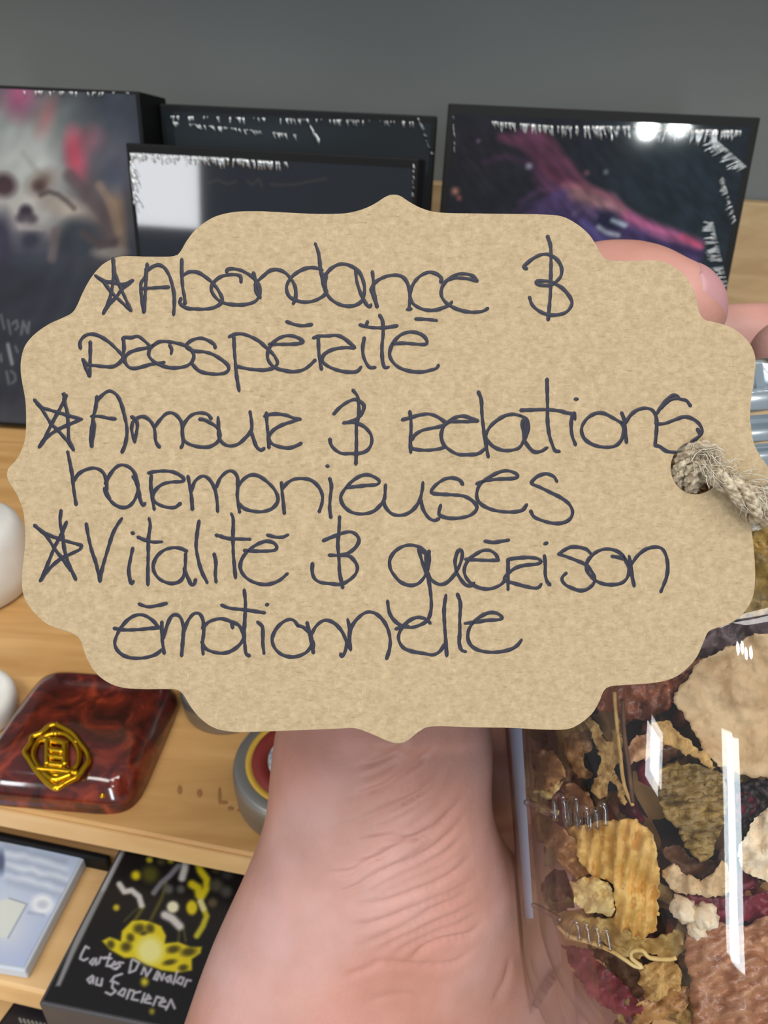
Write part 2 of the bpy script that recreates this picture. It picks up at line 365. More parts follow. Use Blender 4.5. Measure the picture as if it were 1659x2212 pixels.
def art_beast(x, y):
    z = lambda a: [(940 + u / 2.307, 220 + v / 2.307) for u, v in a]
    p = Paint(x, y, (34, 36, 46)); p.ell(1480, 420, 170, 260, (36, 48, 56), soft=.6); p.ell(1020, 330, 120, 90, (38, 36, 44), soft=.7)
    mane = [[(330, 175), (430, 205), (500, 270), (560, 350), (640, 410), (720, 440)], [(420, 150), (520, 200), (590, 290), (640, 370), (720, 430)],
            [(480, 135), (560, 170), (620, 260), (690, 340), (760, 430)], [(360, 190), (460, 240), (500, 300), (540, 380)],
            [(250, 300), (350, 270), (450, 300), (520, 360), (600, 420)], [(430, 500), (520, 440), (620, 430), (700, 460)], [(400, 545), (520, 490), (620, 470)]]
    p.poly(z([(470, 140), (560, 165), (640, 270), (740, 400), (700, 470), (560, 480), (500, 380), (520, 290), (440, 210), (330, 180)]), (88, 52, 74), .95, 14)
    for k, q in enumerate(mane): p.line(z(q), 8.5 - .4 * k, ((122, 62, 88), (106, 56, 86), (132, 72, 96), (90, 52, 78), (84, 54, 84), (100, 66, 108), (80, 60, 106))[k], .6, .9)
    p.poly(z([(430, 560), (560, 470), (660, 400), (760, 420), (890, 465), (960, 545), (1090, 605), (1220, 655), (1325, 715), (1330, 770), (1290, 830), (1150, 760), (1000, 720), (800, 800), (600, 720)]), (80, 62, 106), .95, 7)
    p.poly(z([(560, 560), (680, 540), (760, 640), (760, 700), (600, 720)]), (58, 50, 92), .8, 12)
    p.line(z([(650, 415), (760, 430), (880, 480), (950, 550)]), 9, (160, 96, 108), .8, .8)
    p.line(z([(700, 460), (790, 490), (850, 520)]), 14, (176, 130, 124), .75, .8); p.line(z([(870, 510), (930, 550)]), 10, (168, 122, 130), .7, .8)
    p.line(z([(960, 570), (1080, 625), (1200, 670), (1310, 715)]), 12, (176, 96, 136), .9, .7); p.line(z([(1230, 670), (1320, 720)]), 6, (196, 84, 118), .8, .7)
    p.line(z([(880, 620), (1000, 670), (1120, 710), (1250, 740), (1320, 760)]), 8, (60, 48, 88), .9, .7)
    p.line(z([(1080, 660), (1180, 690)]), 5, (150, 92, 130), .6, .8)
    p.ell(*z([(850, 590)])[0], 30, 20, (36, 36, 66), rot=.4, soft=.5); p.line(z([(885, 590), (945, 615)]), 5, (176, 196, 210), .9, .8)
    p.line(z([(815, 625), (850, 650), (910, 665)]), 5, (190, 200, 218), .9, .8); p.line(z([(740, 600), (800, 660), (860, 700)]), 8, (96, 92, 160), .7, .8)
    p.line(z([(690, 560), (740, 520), (800, 570)]), 6, (120, 96, 132), .6, .8)
    for sx, sy, r, c in ((100, 445, 7, (220, 150, 130)), (468, 320, 6, (170, 170, 190)), (850, 350, 4.5, (130, 140, 150)), (215, 195, 4, (120, 100, 130)), (755, 355, 5, (130, 84, 100)), (120, 478, 5, (170, 100, 90))):
        p.ell(*z([(sx, sy)])[0], r, r, c, soft=.9)
    p.grain(10, .22, 1, .35, -.75); p.grain(30, .18, 1, .6, -.6); return p
def art_plain(x, y):
    p = Paint(x, y, (44, 49, 58))
    for q in ([(450, 396), (470, 388), (490, 398), (510, 392)], [(535, 390), (545, 400), (558, 386), (566, 402)], [(585, 398), (610, 400), (640, 398), (670, 392), (705, 386)]):
        p.line(q, 2.2, (84, 78, 68), .6)
    return p
def art_rear(x, y):
    p = Paint(x, y, (40, 47, 52)); p.ell(560, 290, 150, 25, (52, 62, 68), soft=.8); return p

upright_box('dark card box with a pale skull-like face and pink smears, at the left edge', (-190, 183), (300, 190), .402, -3, 5, .040, (.002, .0015, .002, .002), art_face, .9,
            [((40, 196), (290, 200), 26, 9, 90, 1.6)], 'dull_print')
upright_box('dark card box mostly hidden behind the glossy plain box, its film glittering along the top', (344, 230), (945, 244), .428, -3, 5, .036, (.003, .0036, .003, .002), art_rear, .55,
            [((365, 250), (900, 262), 60, 12, 80, 2.2), ((365, 262), (640, 290), 36, 12, 60, 2.4), ((670, 270), (690, 300), 12, 12, 75, 2.4), ((900, 250), (930, 330), 14, 9, 30, 2)])
upright_box('plain dark glossy card box in front, with a white window reflection in its corner', (271, 309), (906, 342), .372, -7, 5, .026, (.0025, .0044, .0022, .002), art_plain, .6,
            [((280, 330), (480, 340), 70, 17, 68, 2.2), ((480, 340), (620, 350), 40, 15, 85, 2.0), ((282, 336), (290, 440), 20, 30, 70, 2.6), ((893, 350), (890, 430), 10, 8, 60, 2)])
upright_box('dark card box with a purple and pink beast head, nearest the right edge', (968, 230), (1645, 246), .392, -5, 14, .038, (.0042, .0050, .0042, .002), art_beast, .62,
            [((1060, 262), (1200, 272), 46, 16, 80, 2.4), ((1200, 272), (1400, 272), 52, 22, 82, 2.2), ((1400, 276), (1600, 282), 60, 24, 100, 2.4), ((1545, 300), (1612, 360), 44, 26, 155, 2.4),
             ((1560, 380), (1590, 480), 26, 11, 150, 2.4), ((1540, 480), (1572, 620), 44, 22, 172, 2.4), ((978, 245), (982, 330), 10, 8, 80, 1.6)])

# ------------------------------------------------------------------ flat decks on the lower steps
def lying_deck(label, tl, tr, br, ztop, thick, paintfn, gain, side, border=.001, m='matte_print'):
    a, b, c = G(*tl, ztop), G(*tr, ztop), G(*br, ztop)
    v = c - b; u = b - a; u = u - v * (u @ v) / (v @ v); c = c - u
    t = thing('card_deck', label, 'card deck', c - Z3 * thick, 'boxed decks lying on the lower steps')
    mb = MB(); mb.box(c - Z3 * thick, u, -v, Z3 * thick); bevel(mb.build('box_body', side, t, False), .0006)
    uu, vv = nrm(u), nrm(v)
    printed('printed_top', c + uu * border - vv * border + Z3 * .0002, u - uu * 2 * border, -v + vv * 2 * border, 210, 230, M[m], t, paintfn, gain)
    return t, c, u, -v
def art_gold(x, y):
    z = lambda a: [(120 + u / 3.77, 1820 + v / 3.77) for u, v in a]
    Y, Wt, Gr = (226, 206, 30), (224, 220, 216), (150, 148, 156)
    p = Paint(x, y, (20, 18, 20))
    p.line(z([(780, 620), (870, 440), (900, 330)]), 4, (112, 106, 40), .7, .8); p.line(z([(640, 640), (720, 520)]), 4, (122, 116, 40), .7, .8); p.line(z([(560, 640), (640, 560), (700, 520)]), 3, (90, 86, 40), .6, .8)
    p.line(z([(1000, 800), (1010, 690)]), 3, (112, 106, 40), .6, .8); p.line(z([(1060, 800), (1040, 690)]), 3, (112, 106, 40), .6, .8)
    p.line(z([(520, 340), (560, 400), (620, 390), (680, 440), (700, 510)]), 6.5, Wt, .95); p.line(z([(1060, 150), (1050, 220), (1030, 290)]), 8, Wt, .9)
    p.line(z([(800, 410), (860, 330), (930, 270), (1000, 190)]), 6, Gr, .8); p.line(z([(1160, 160), (1180, 230), (1230, 300), (1230, 370), (1190, 440)]), 8, Y, .95)
    p.line(z([(1110, 340), (1160, 370), (1170, 430)]), 9, Y, .95); p.ell(*z([(1110, 530)])[0], 12, 16, Y, soft=.3)
    p.line(z([(1180, 480), (1210, 550), (1230, 600), (1200, 680), (1150, 760)]), 6.5, (206, 196, 50), .95); p.line(z([(1180, 480), (1205, 540)]), 6, (236, 230, 190), .8)
    p.ell(*z([(955, 525)])[0], 13, 13, (240, 236, 200), soft=.3); p.line(z([(890, 590), (950, 620), (1010, 680)]), 9, Wt, .95)
    for cx, cy, r, c in ((655, 268, 10, Y), (495, 530, 7, (206, 186, 40)), (765, 140, 7, (190, 176, 40)), (940, 140, 8, (190, 176, 40)), (770, 260, 18, (84, 82, 30)), (1310, 350, 14, (78, 76, 60)), (1280, 490, 10, (96, 84, 60)), (1400, 250, 12, (60, 60, 60)), (920, 380, 10, (96, 96, 92)), (1020, 380, 9, (90, 90, 84)), (860, 150, 9, (70, 70, 40)), (1310, 210, 10, (84, 78, 40)), (1390, 400, 12, (80, 78, 74))):
        p.ell(*z([(cx, cy)])[0], r, r, c, soft=.5)
    p.poly(z([(380, 800), (440, 770), (530, 800), (540, 720), (620, 640), (700, 630), (760, 640), (860, 680), (900, 760), (890, 820), (1000, 810), (1100, 850), (1190, 850), (1180, 900), (1110, 950), (1110, 1040), (1000, 1060), (860, 1040), (760, 1000), (640, 940), (560, 940), (440, 870)]), Y, 1, 3)
    for cx, cy, rx, ry in ((450, 830, 8, 9), (575, 850, 11, 10), (610, 775, 8, 9), (680, 700, 12, 10), (770, 700, 9, 10), (720, 740, 8, 5), (960, 870, 14, 8), (1085, 890, 16, 9), (930, 975, 14, 6), (1040, 1020, 10, 7)):
        p.ell(*z([(cx, cy)])[0], rx, ry, (70, 62, 16), soft=.5, al=.9, rot=-.2)
    p.ell(*z([(770, 880)])[0], 28, 30, (242, 236, 150), soft=.35)
    tw = (204, 202, 212)
    def script(pts, w=2.6): p.line(z(pts), w, tw, .9, .6)
    # handwritten title, first line and second line
    for s, ox, oy in (([(70, -70), (45, -85), (10, -20), (0, 15), (30, 30), (60, 15)], 200, 930), ([(20, 0), (-10, 30), (10, 50), (40, 0), (40, 50)], 290, 945), ([(0, 50), (20, 0), (50, 10)], 350, 935), ([(30, -40), (0, 60), (30, 60)], 415, 945), ([(-10, -10), (40, 0)], 415, 945),
                       ([(0, 30), (40, 20), (20, 0), (-10, 40), (20, 60), (40, 50)], 460, 970), ([(45, 5), (10, 0), (20, 30), (-10, 55)], 505, 975),
                       ([(20, -40), (0, 60), (50, 40), (80, -20), (30, -50)], 600, 1000), ([(20, 0), (0, 50)], 700, 1020), ([(0, 0), (10, 60), (50, 0)], 730, 1030), ([(30, 0), (0, 60), (20, 60)], 800, 1050), ([(0, 60), (20, 0), (40, 60), (60, 10)], 825, 1060), ([(40, 10), (0, 30), (20, 60), (45, 10), (45, 60)], 895, 1075), ([(30, -40), (0, 60)], 960, 1090), ([(30, 0), (0, 40), (40, 60), (60, 10), (30, 0)], 985, 1095), ([(0, 60), (20, 10), (50, 15)], 1050, 1110),
                       ([(40, 0), (0, 30), (20, 60), (50, 10), (45, 60)], 260, 1085), ([(10, 0), (0, 50), (40, 60), (50, 5)], 330, 1105), ([(90, -40), (30, -20), (0, 20)], 450, 1110),
                       ([(80, -30), (40, -50), (30, 0), (60, 30), (20, 60), (-20, 40)], 430, 1180), ([(40, 0), (0, 40), (40, 60), (60, 10), (40, 0)], 510, 1190), ([(0, 70), (25, 0), (60, 10)], 580, 1200), ([(70, 0), (20, 10), (0, 60), (50, 70)], 620, 1215), ([(25, 0), (0, 70)], 700, 1230), ([(0, 40), (50, 30), (30, 0), (0, 60), (50, 70)], 725, 1240), ([(0, 70), (30, 0), (60, 10)], 795, 1255), ([(0, 40), (50, 30), (30, 0), (0, 60), (50, 75)], 845, 1265), ([(0, 80), (40, 0), (70, 70)], 900, 1280)):
        script([(ox + a, oy + b) for a, b in s], 2.7)
    p.poly([(246, 1826), (272, 1836), (240, 1900), (206, 1968), (160, 2062), (130, 2130), (120, 2130), (180, 1980)], (150, 150, 152), .95, 3); p.line([(256, 1846), (222, 1920)], 5, (196, 198, 200), .6, .8)
    p.ell(*z([(725, 1135)])[0], 8, 9, (200, 188, 40), soft=.6); p.ell(*z([(785, 1375)])[0], 6, 7, (150, 140, 40), soft=.6)
    return p
def art_pale(x, y):
    z = lambda a: [(u / 5.12, 1780 + v / 5.12) for u, v in a]
    p = Paint(x, y, (176, 190, 214)); rnd = random.Random(3)
    p.ell(30, 2040, 120, 60, (158, 172, 208), soft=.7); p.ell(10, 2000, 60, 60, (196, 202, 214), soft=.7)
    for k in range(7):
        yy = 260 + k * 62
        q = [(80 + i * 90 + rnd.uniform(-20, 20), yy + i * 24 + rnd.uniform(-18, 18)) for i in range(8)]
        p.line(z(q), 7, ((150, 162, 184), (214, 220, 230), (158, 168, 188), (222, 226, 232))[k % 4], .7, .9)
    p.poly(z([(90, 820), (300, 880), (80, 1270), (-200, 1200), (-160, 900)]), (206, 210, 204), 1, 4); p.line(z([(100, 820), (300, 885), (90, 1260)]), 2, (140, 150, 166), .8)
    p.ell(*z([(470, 890)])[0], 24, 22, (224, 228, 234), soft=.3); p.ell(*z([(470, 890)])[0], 12, 9, (186, 194, 206), soft=.5)
    p.line(z([(320, 980), (480, 1010)]), 4, (150, 160, 186), .6); p.ell(*z([(10, 420)])[0], 8, 24, (84, 94, 120), soft=.5)
    return p
def art_coral(x, y):
    p = Paint(x, y, (24, 22, 30)); p.ell(58, 2158, 18, 10, (108, 110, 150), soft=.6)
    p.line([(120, 2160), (124, 2178), (136, 2192), (146, 2198)], 9, (232, 116, 104), .95); p.ell(160, 2188, 14, 10, (110, 104, 84), soft=.7)
    for k in range(9): p.line([(42 + k * 9, 2200 + k * 2), (46 + k * 9, 2208 + k * 2)], 2.5, (190, 190, 180), .7)
    p.line([(205, 2185), (240, 2197)], 4, (110, 96, 110), .7, .8); return p
ltop = T1 + .014
lying_deck('black card deck with a yellow glowing flower and white handwritten title, on the lower step', (258, 1832), (640, 1894), (538, 2262), ltop, .0135, art_gold, .85, mat('card_stock_edge', L(64, 62, 66), rough=.5))
lying_deck('pale blue and white card deck left of the black flower deck', (-160, 1776), (188, 1842), (54, 2098), T1 + .005, .0045, art_pale, 1.15, mat('pale_card_edge', L(196, 204, 216), rough=.5))
lying_deck('dark card deck with a coral red curl, at the lower left corner', (38, 2152), (420, 2262), (330, 2440), T2 + .022, .0215, art_coral, .8, M['black'])
mb = MB(); a = G(-60, 1782, T1 + .0068); b = G(238, 1846, T1 + .0068)          # dark tray rail behind the pale deck
rl = thing('tray_rail', 'narrow black rail behind the pale blue deck, under the shelf edge', 'rail', G(80, 1812, T1))
mb.box(a - Z3 * .0067, b - a, -sn * .0024, Z3 * .0067); bevel(mb.build('rail_bar', M['black'], rl, False), .0006)

# ------------------------------------------------------------------ trinkets on the shelf
def resin():
    m, nt, N, K, b = newmat('dark_red_resin'); tc = N.new('ShaderNodeTexCoord')
    n = N.new('ShaderNodeTexNoise'); n.inputs['Scale'].default_value = 95; n.inputs['Detail'].default_value = 6; n.inputs['Distortion'].default_value = 1.2
    r = N.new('ShaderNodeValToRGB'); e = r.color_ramp.elements; e[0].position = .33; e[0].color = L(42, 16, 16); e[1].position = .74; e[1].color = L(146, 56, 32)
    q = e.new(.52); q.color = L(84, 28, 22)
    K.new(tc.outputs['Object'], n.inputs['Vector']); K.new(n.outputs['Fac'], r.inputs[0]); K.new(r.outputs[0], b.inputs['Base Color'])
    b.inputs['Roughness'].default_value = .14; b.inputs['Coat Weight'].default_value = .6; b.inputs['Coat Roughness'].default_value = .05
    return m
tr_, br_ = G(402, 1500, 0), G(290, 1766, 0); tl_ = G(90, 1480, 0)
vv = nrm(br_ - tr_); uu = np.array([vv[1], -vv[0], 0]); uu = -uu if uu[0] > 0 else uu        # uu points left
dep = np.linalg.norm(br_ - tr_); wid = dep * 1.02; cc = tr_ + uu * wid / 2 + vv * dep / 2
blk = thing('resin_block', 'dark red marbled resin block with a gold emblem set in its top', 'ornament', cc)
NR = 48; rings = [(1.0, 0.0), (1.0, .0030), (.985, .0050), (.92, .0092), (.86, .0110), (.78, .0121), (.5, .0128), (.25, .0131)]
v = []; f = []
for s, h in rings:
    for k in range(NR):
        a = 2 * math.pi * k / NR; c, sn_ = math.cos(a), math.sin(a); e = .30
        x = math.copysign(abs(c) ** e, c) * wid / 2 * s; y = math.copysign(abs(sn_) ** e, sn_) * dep / 2 * s
        v.append(cc + uu * x + vv * y + Z3 * h)
v.append(cc + Z3 * .0132)
for i in range(len(rings) - 1):
    for k in range(NR): f.append((i * NR + k, i * NR + (k + 1) % NR, (i + 1) * NR + (k + 1) % NR, (i + 1) * NR + k))
f += [((len(rings) - 1) * NR + k, (len(rings) - 1) * NR + (k + 1) % NR, len(v) - 1) for k in range(NR)]
bo = mesh_obj('block_body', v, f, resin(), blk)
bm = bmesh.new(); bm.from_mesh(bo.data); bmesh.ops.recalc_face_normals(bm, faces=bm.faces); bm.to_mesh(bo.data); bm.free()
zz = lambda a: [G(u / 4.147, 1420 + w / 4.147, .0136) for u, w in a]
EM = []
def emblem(name, pts, r, lab=None):
    mb = MB(); mb.tube(zz(spline(pts, 18)), r, 8); o = mb.build(name, M['gold'], blk)
    if name != 'emblem_outline': o.parent = EM[0]
    else: EM.append(o)
    if lab: o['label'] = lab
emblem('emblem_outline', [(500, 600), (580, 640), (660, 690), (720, 770), (780, 850), (795, 920), (750, 1000), (690, 1070), (600, 1120), (510, 1170), (440, 1130), (370, 1060), (310, 990), (260, 910), (225, 850), (280, 760), (290, 715), (370, 680), (440, 620), (500, 600)], .0010, 'gold lotus-shaped outline')
emblem('emblem_ring', [(500, 680), (600, 700), (680, 780), (710, 880), (680, 980), (600, 1040), (510, 1060), (410, 1030), (330, 960), (300, 860), (340, 760), (420, 700), (500, 680)], .0009)
for q in ([(380, 740), (500, 755), (605, 780)], [(430, 830), (570, 850)], [(420, 885), (590, 910)], [(435, 960), (570, 975)], [(325, 1000), (500, 1015), (700, 1040)], [(430, 740), (425, 970)], [(585, 770), (580, 975)], [(390, 1040), (470, 1095), (540, 1085), (640, 1050)]):
    emblem('emblem_bar', q, .0012)
mb = MB()
for q in ((500, 690), (680, 765), (680, 1040), (545, 1078), (515, 1165), (445, 830)):
    c = zz([q])[0]; mb.lathe(c - Z3 * .0006, Z3, [(.0002, 0), (.0011, .0004), (.0009, .0012), (.0001, .0016)], 10)
mb.build('emblem_bead', M['gold'], blk)['kind'] = 'stuff'
c = G(223, 1722, .0120); mb = MB(); mb.lathe(c, Z3, [(.0001, 0), (.0009, .0004), (.0008, .0012), (.0001, .0016)], 10); mb.build('gold_bead', M['gold'], blk)

def tin(label, cpx, edge, hgt, bands):
    c = G(*cpx, 0); c2 = G(*cpx, hgt); c = np.array([c2[0], c2[1], 0]); r = np.linalg.norm(G(*edge, hgt) - c2)
    t = thing('round_tin', label, 'tin', c, 'round tins on the shelf')
    mb = MB(); mb.lathe(c, Z3, [(.0005, 0), (r * .985, 0), (r, .001), (r, hgt * .45), (r * 1.025, hgt * .5), (r * 1.03, hgt * .75), (r * 1.01, hgt * .93), (r * .985, hgt * .98), (r * .96, hgt), (r * .86, hgt), (.0005, hgt)], 72)
    mb.build('tin_body', M['tin'], t)
    for k, (nm, r0, r1, mm) in enumerate(bands):
        mb = MB(); h = hgt + .0002; mb.lathe(c, Z3, [(r * r0, h), (r * r1, h), (r * r1, h + .0002), (r * r0, h + .0002), (r * r0, h)], 72); mb.build(nm, mm, t)
    return t
tin('round metal tin with a yellow and dark red ringed lid, half hidden by the hand', (652, 1640), (506, 1642), .014,
    [('label_rim', .74, .83, mat('label_yellow', L(214, 172, 66), .5)), ('label_band', .50, .74, mat('label_red', L(136, 48, 42), .5)), ('label_centre', .001, .50, mat('label_white', L(206, 214, 216), .45, vary=(500, L(150, 160, 168), .4, .6)))])
tin('small plain grey metal tin peeping out below the left scallop of the tag', (492, 1466), (395, 1502), .011, [])

def stone(label, name, cat, base_px, r, prof):
    c = G(*base_px, 0); t = thing(name, label, cat, c)
    return t, c
t, c = stone('white rounded candle standing at the left edge behind the resin block', 'pillar_candle', 'candle', (-58, 1268), .03, None)
mb = MB(); mb.lathe(c, Z3, [(.0004, 0), (.0235, 0), (.0255, .002), (.0265, .010), (.0262, .026), (.0245, .031), (.0215, .0335), (.012, .0342), (.0004, .0345)], 64); mb.build('wax_body', M['white_stone'], t)
mb = MB(); mb.tube([c + Z3 * .034, c + Z3 * .039 + su * .0008], .0007, 8); mb.build('wick', mat('wick_cotton', L(90, 84, 74), .9), t)
t, c = stone('low white disc at the left edge beside the resin block', 'white_disc', 'disc', (-66, 1548), .02, None)
mb = MB(); mb.lathe(c, Z3, [(.0004, 0), (.0150, 0), (.0165, .0015), (.0168, .007), (.0158, .0095), (.0135, .0102), (.0125, .0094), (.0004, .0092)], 64); mb.build('disc_body', M['white_stone'], t)
mb = MB(); mb.lathe(c + Z3 * .0094, Z3, [(.0115, 0), (.0108, .0006), (.0100, .0006), (.0096, 0)], 64); mb.build('raised_ring', M['white_stone'], t)

# ------------------------------------------------------------------ glass jar
A0 = P(1480, 1500, .120); DN = nrm(-Up + .09 * Rt + .06 * Fw); RJ = .0305      # axis point, axis pointing down
jar = thing('glass_jar', 'clear glass jar of dried petals and peel with a silver screw lid', 'jar', A0 + DN * .062)
JI = RJ - .0032
def on_jar(x, y, rr):
    """where the sight line of a pixel meets a cylinder of radius rr about the jar's axis (front side)"""
    d = ray(x, y); o = C - A0; dp = d - DN * (d @ DN); op = o - DN * (o @ DN)
    a, b, c = dp @ dp, 2 * dp @ op, op @ op - rr * rr; disc = max(b * b - 4 * a * c, 0.0)
    return C + d * ((-b - math.sqrt(disc)) / (2 * a))
def jar_prof(R, bot, th=0.0):
    pr = [(.0004, bot)]
    for k in range(13):
        a = math.pi / 2 * k / 12; cr = .0155
        pr.append((max(R - cr + cr * math.sin(a), .0006), bot - .017 * (1 - math.cos(a)) if k else bot))
    pr += [(R, .02), (R, -.018)]
    for k in range(1, 9):
        t = k / 8; e = t * t * (3 - 2 * t); pr.append((R + (.0185 - th - R) * e, -.018 - .0125 * t))
    pr += [(.0182 - th, -.032), (.0182 - th, -.0375)]
    return pr
mb = MB(); mb.lathe(A0, DN, jar_prof(RJ, .062), 96); mb.build('glass_body', M['glass'], jar)
mb = MB(); mb.lathe(A0, DN, [(r, h) for r, h in jar_prof(JI, .056, .003)], 96); mb.build('inner_wall', mat_glass('clear_inner_glass', (.97, .97, .97, 1), (.80, .79, .80, 1), .03), jar)
def knurl(a, r, h): return r + (.0005 * (math.cos(a * 46) > .2) if -.05195 < h < -.04865 else 0)
mb = MB(); mb.lathe(A0, DN, [(.0004, -.0530), (.0195, -.0530), (.0211, -.0527), (.0216, -.0521), (.0216, -.0519), (.0216, -.0487), (.0213, -.0485), (.0226, -.0480), (.0228, -.0466), (.0226, -.0453), (.0206, -.0449), (.0206, -.0437), (.0222, -.0433), (.0224, -.0422), (.0222, -.0412), (.0208, -.0410), (.0208, -.0404), (.0222, -.0401), (.0224, -.0392), (.0222, -.0380), (.0223, -.0345), (.0217, -.0340), (.0209, -.0338), (.0190, -.0338)], 368, knurl)
mb.build('lid', M['steel'], jar)['label'] = 'silver screw lid with a knurled band'
def emboss(pts, r, nm='embossed_scroll'):
    mb = MB(); mb.tube([on_jar(x, y, RJ + .0001) for x, y in spline(pts, 4)], r, 8); return mb.build(nm, M['relief'], jar)
emboss([(1137, 1733), (1150, 1737), (1168, 1742), (1185, 1752), (1196, 1756)], .0005)
wv = [(1200, 1770), (1198, 1728), (1208, 1716), (1218, 1730), (1222, 1772), (1228, 1782), (1230, 1735), (1238, 1722), (1246, 1735), (1246, 1778), (1252, 1786), (1254, 1752), (1261, 1742), (1268, 1750), (1270, 1786), (1275, 1790), (1276, 1760), (1282, 1748), (1289, 1760), (1290, 1788), (1294, 1750), (1300, 1734), (1307, 1746), (1308, 1782)]
emboss(wv, .00042)
emboss([(1152, 1955), (1172, 1965), (1192, 1976), (1212, 1988)], .0004)
emboss([(1225, 2022), (1230, 1998), (1240, 1988), (1248, 2000), (1252, 2030), (1257, 2006), (1263, 1994), (1269, 2006), (1274, 2036), (1281, 2012), (1287, 2004), (1292, 2018), (1296, 2046), (1303, 2022), (1309, 2008), (1314, 2026), (1318, 2052)], .00034)

mb = MB(); v = []                                                                    # pale blue strip coloured as the light refracted along the glass wall
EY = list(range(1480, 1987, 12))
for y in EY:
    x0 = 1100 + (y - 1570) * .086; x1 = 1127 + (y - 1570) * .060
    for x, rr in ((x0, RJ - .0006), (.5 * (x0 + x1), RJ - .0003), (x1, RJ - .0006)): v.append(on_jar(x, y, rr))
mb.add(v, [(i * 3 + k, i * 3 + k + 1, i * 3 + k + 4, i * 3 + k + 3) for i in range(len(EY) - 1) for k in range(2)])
eg, nt_, N_, K_, b_0 = newmat('blue_edge_highlight'); b_0.inputs['Base Color'].default_value = L(168, 204, 236); b_0.inputs['Roughness'].default_value = .15; b_0.inputs['Alpha'].default_value = .8
mb.build('edge_highlight_strip', eg, jar)['label'] = 'bluish strip coloured as refracted light on the jar wall'

# dried pieces inside: sheets that follow the wall of the jar
def in_poly(x, y, poly):
    ins = False; n = len(poly)
    for i in range(n):
        (ax, ay), (bx, by) = poly[i], poly[(i + 1) % n]
        if (ay > y) != (by > y) and x < (bx - ax) * (y - ay) / (by - ay) + ax: ins = not ins
    return ins
def dry_mat(name, c0, c1, sc=260, rough=.55, stretch=(1, 1, 1), coat=0.0, rot=0.0):
    m, nt, N, K, b = newmat(name); tc = N.new('ShaderNodeTexCoord'); mp = N.new('ShaderNodeMapping'); mp.inputs['Scale'].default_value = stretch; mp.inputs['Rotation'].default_value = (0, rot, 0)
    n = N.new('ShaderNodeTexNoise'); n.inputs['Scale'].default_value = sc; n.inputs['Detail'].default_value = 7; n.inputs['Roughness'].default_value = .62; n.inputs['Distortion'].default_value = .4
    r = N.new('ShaderNodeValToRGB'); r.color_ramp.elements[0].position = .33; r.color_ramp.elements[1].position = .68; r.color_ramp.elements[0].color = c0; r.color_ramp.elements[1].color = c1
    K.new(tc.outputs['Object'], mp.inputs[0]); K.new(mp.outputs[0], n.inputs['Vector']); K.new(n.outputs['Fac'], r.inputs[0]); K.new(r.outputs[0], b.inputs['Base Color'])
    bp = N.new('ShaderNodeBump'); bp.inputs['Distance'].default_value = .0005; bp.inputs['Strength'].default_value = .6
    K.new(n.outputs['Fac'], bp.inputs['Height']); K.new(bp.outputs[0], b.inputs['Normal'])
    b.inputs['Roughness'].default_value = rough; b.inputs['Coat Weight'].default_value = coat; b.inputs['Coat Roughness'].default_value = .15
    return m
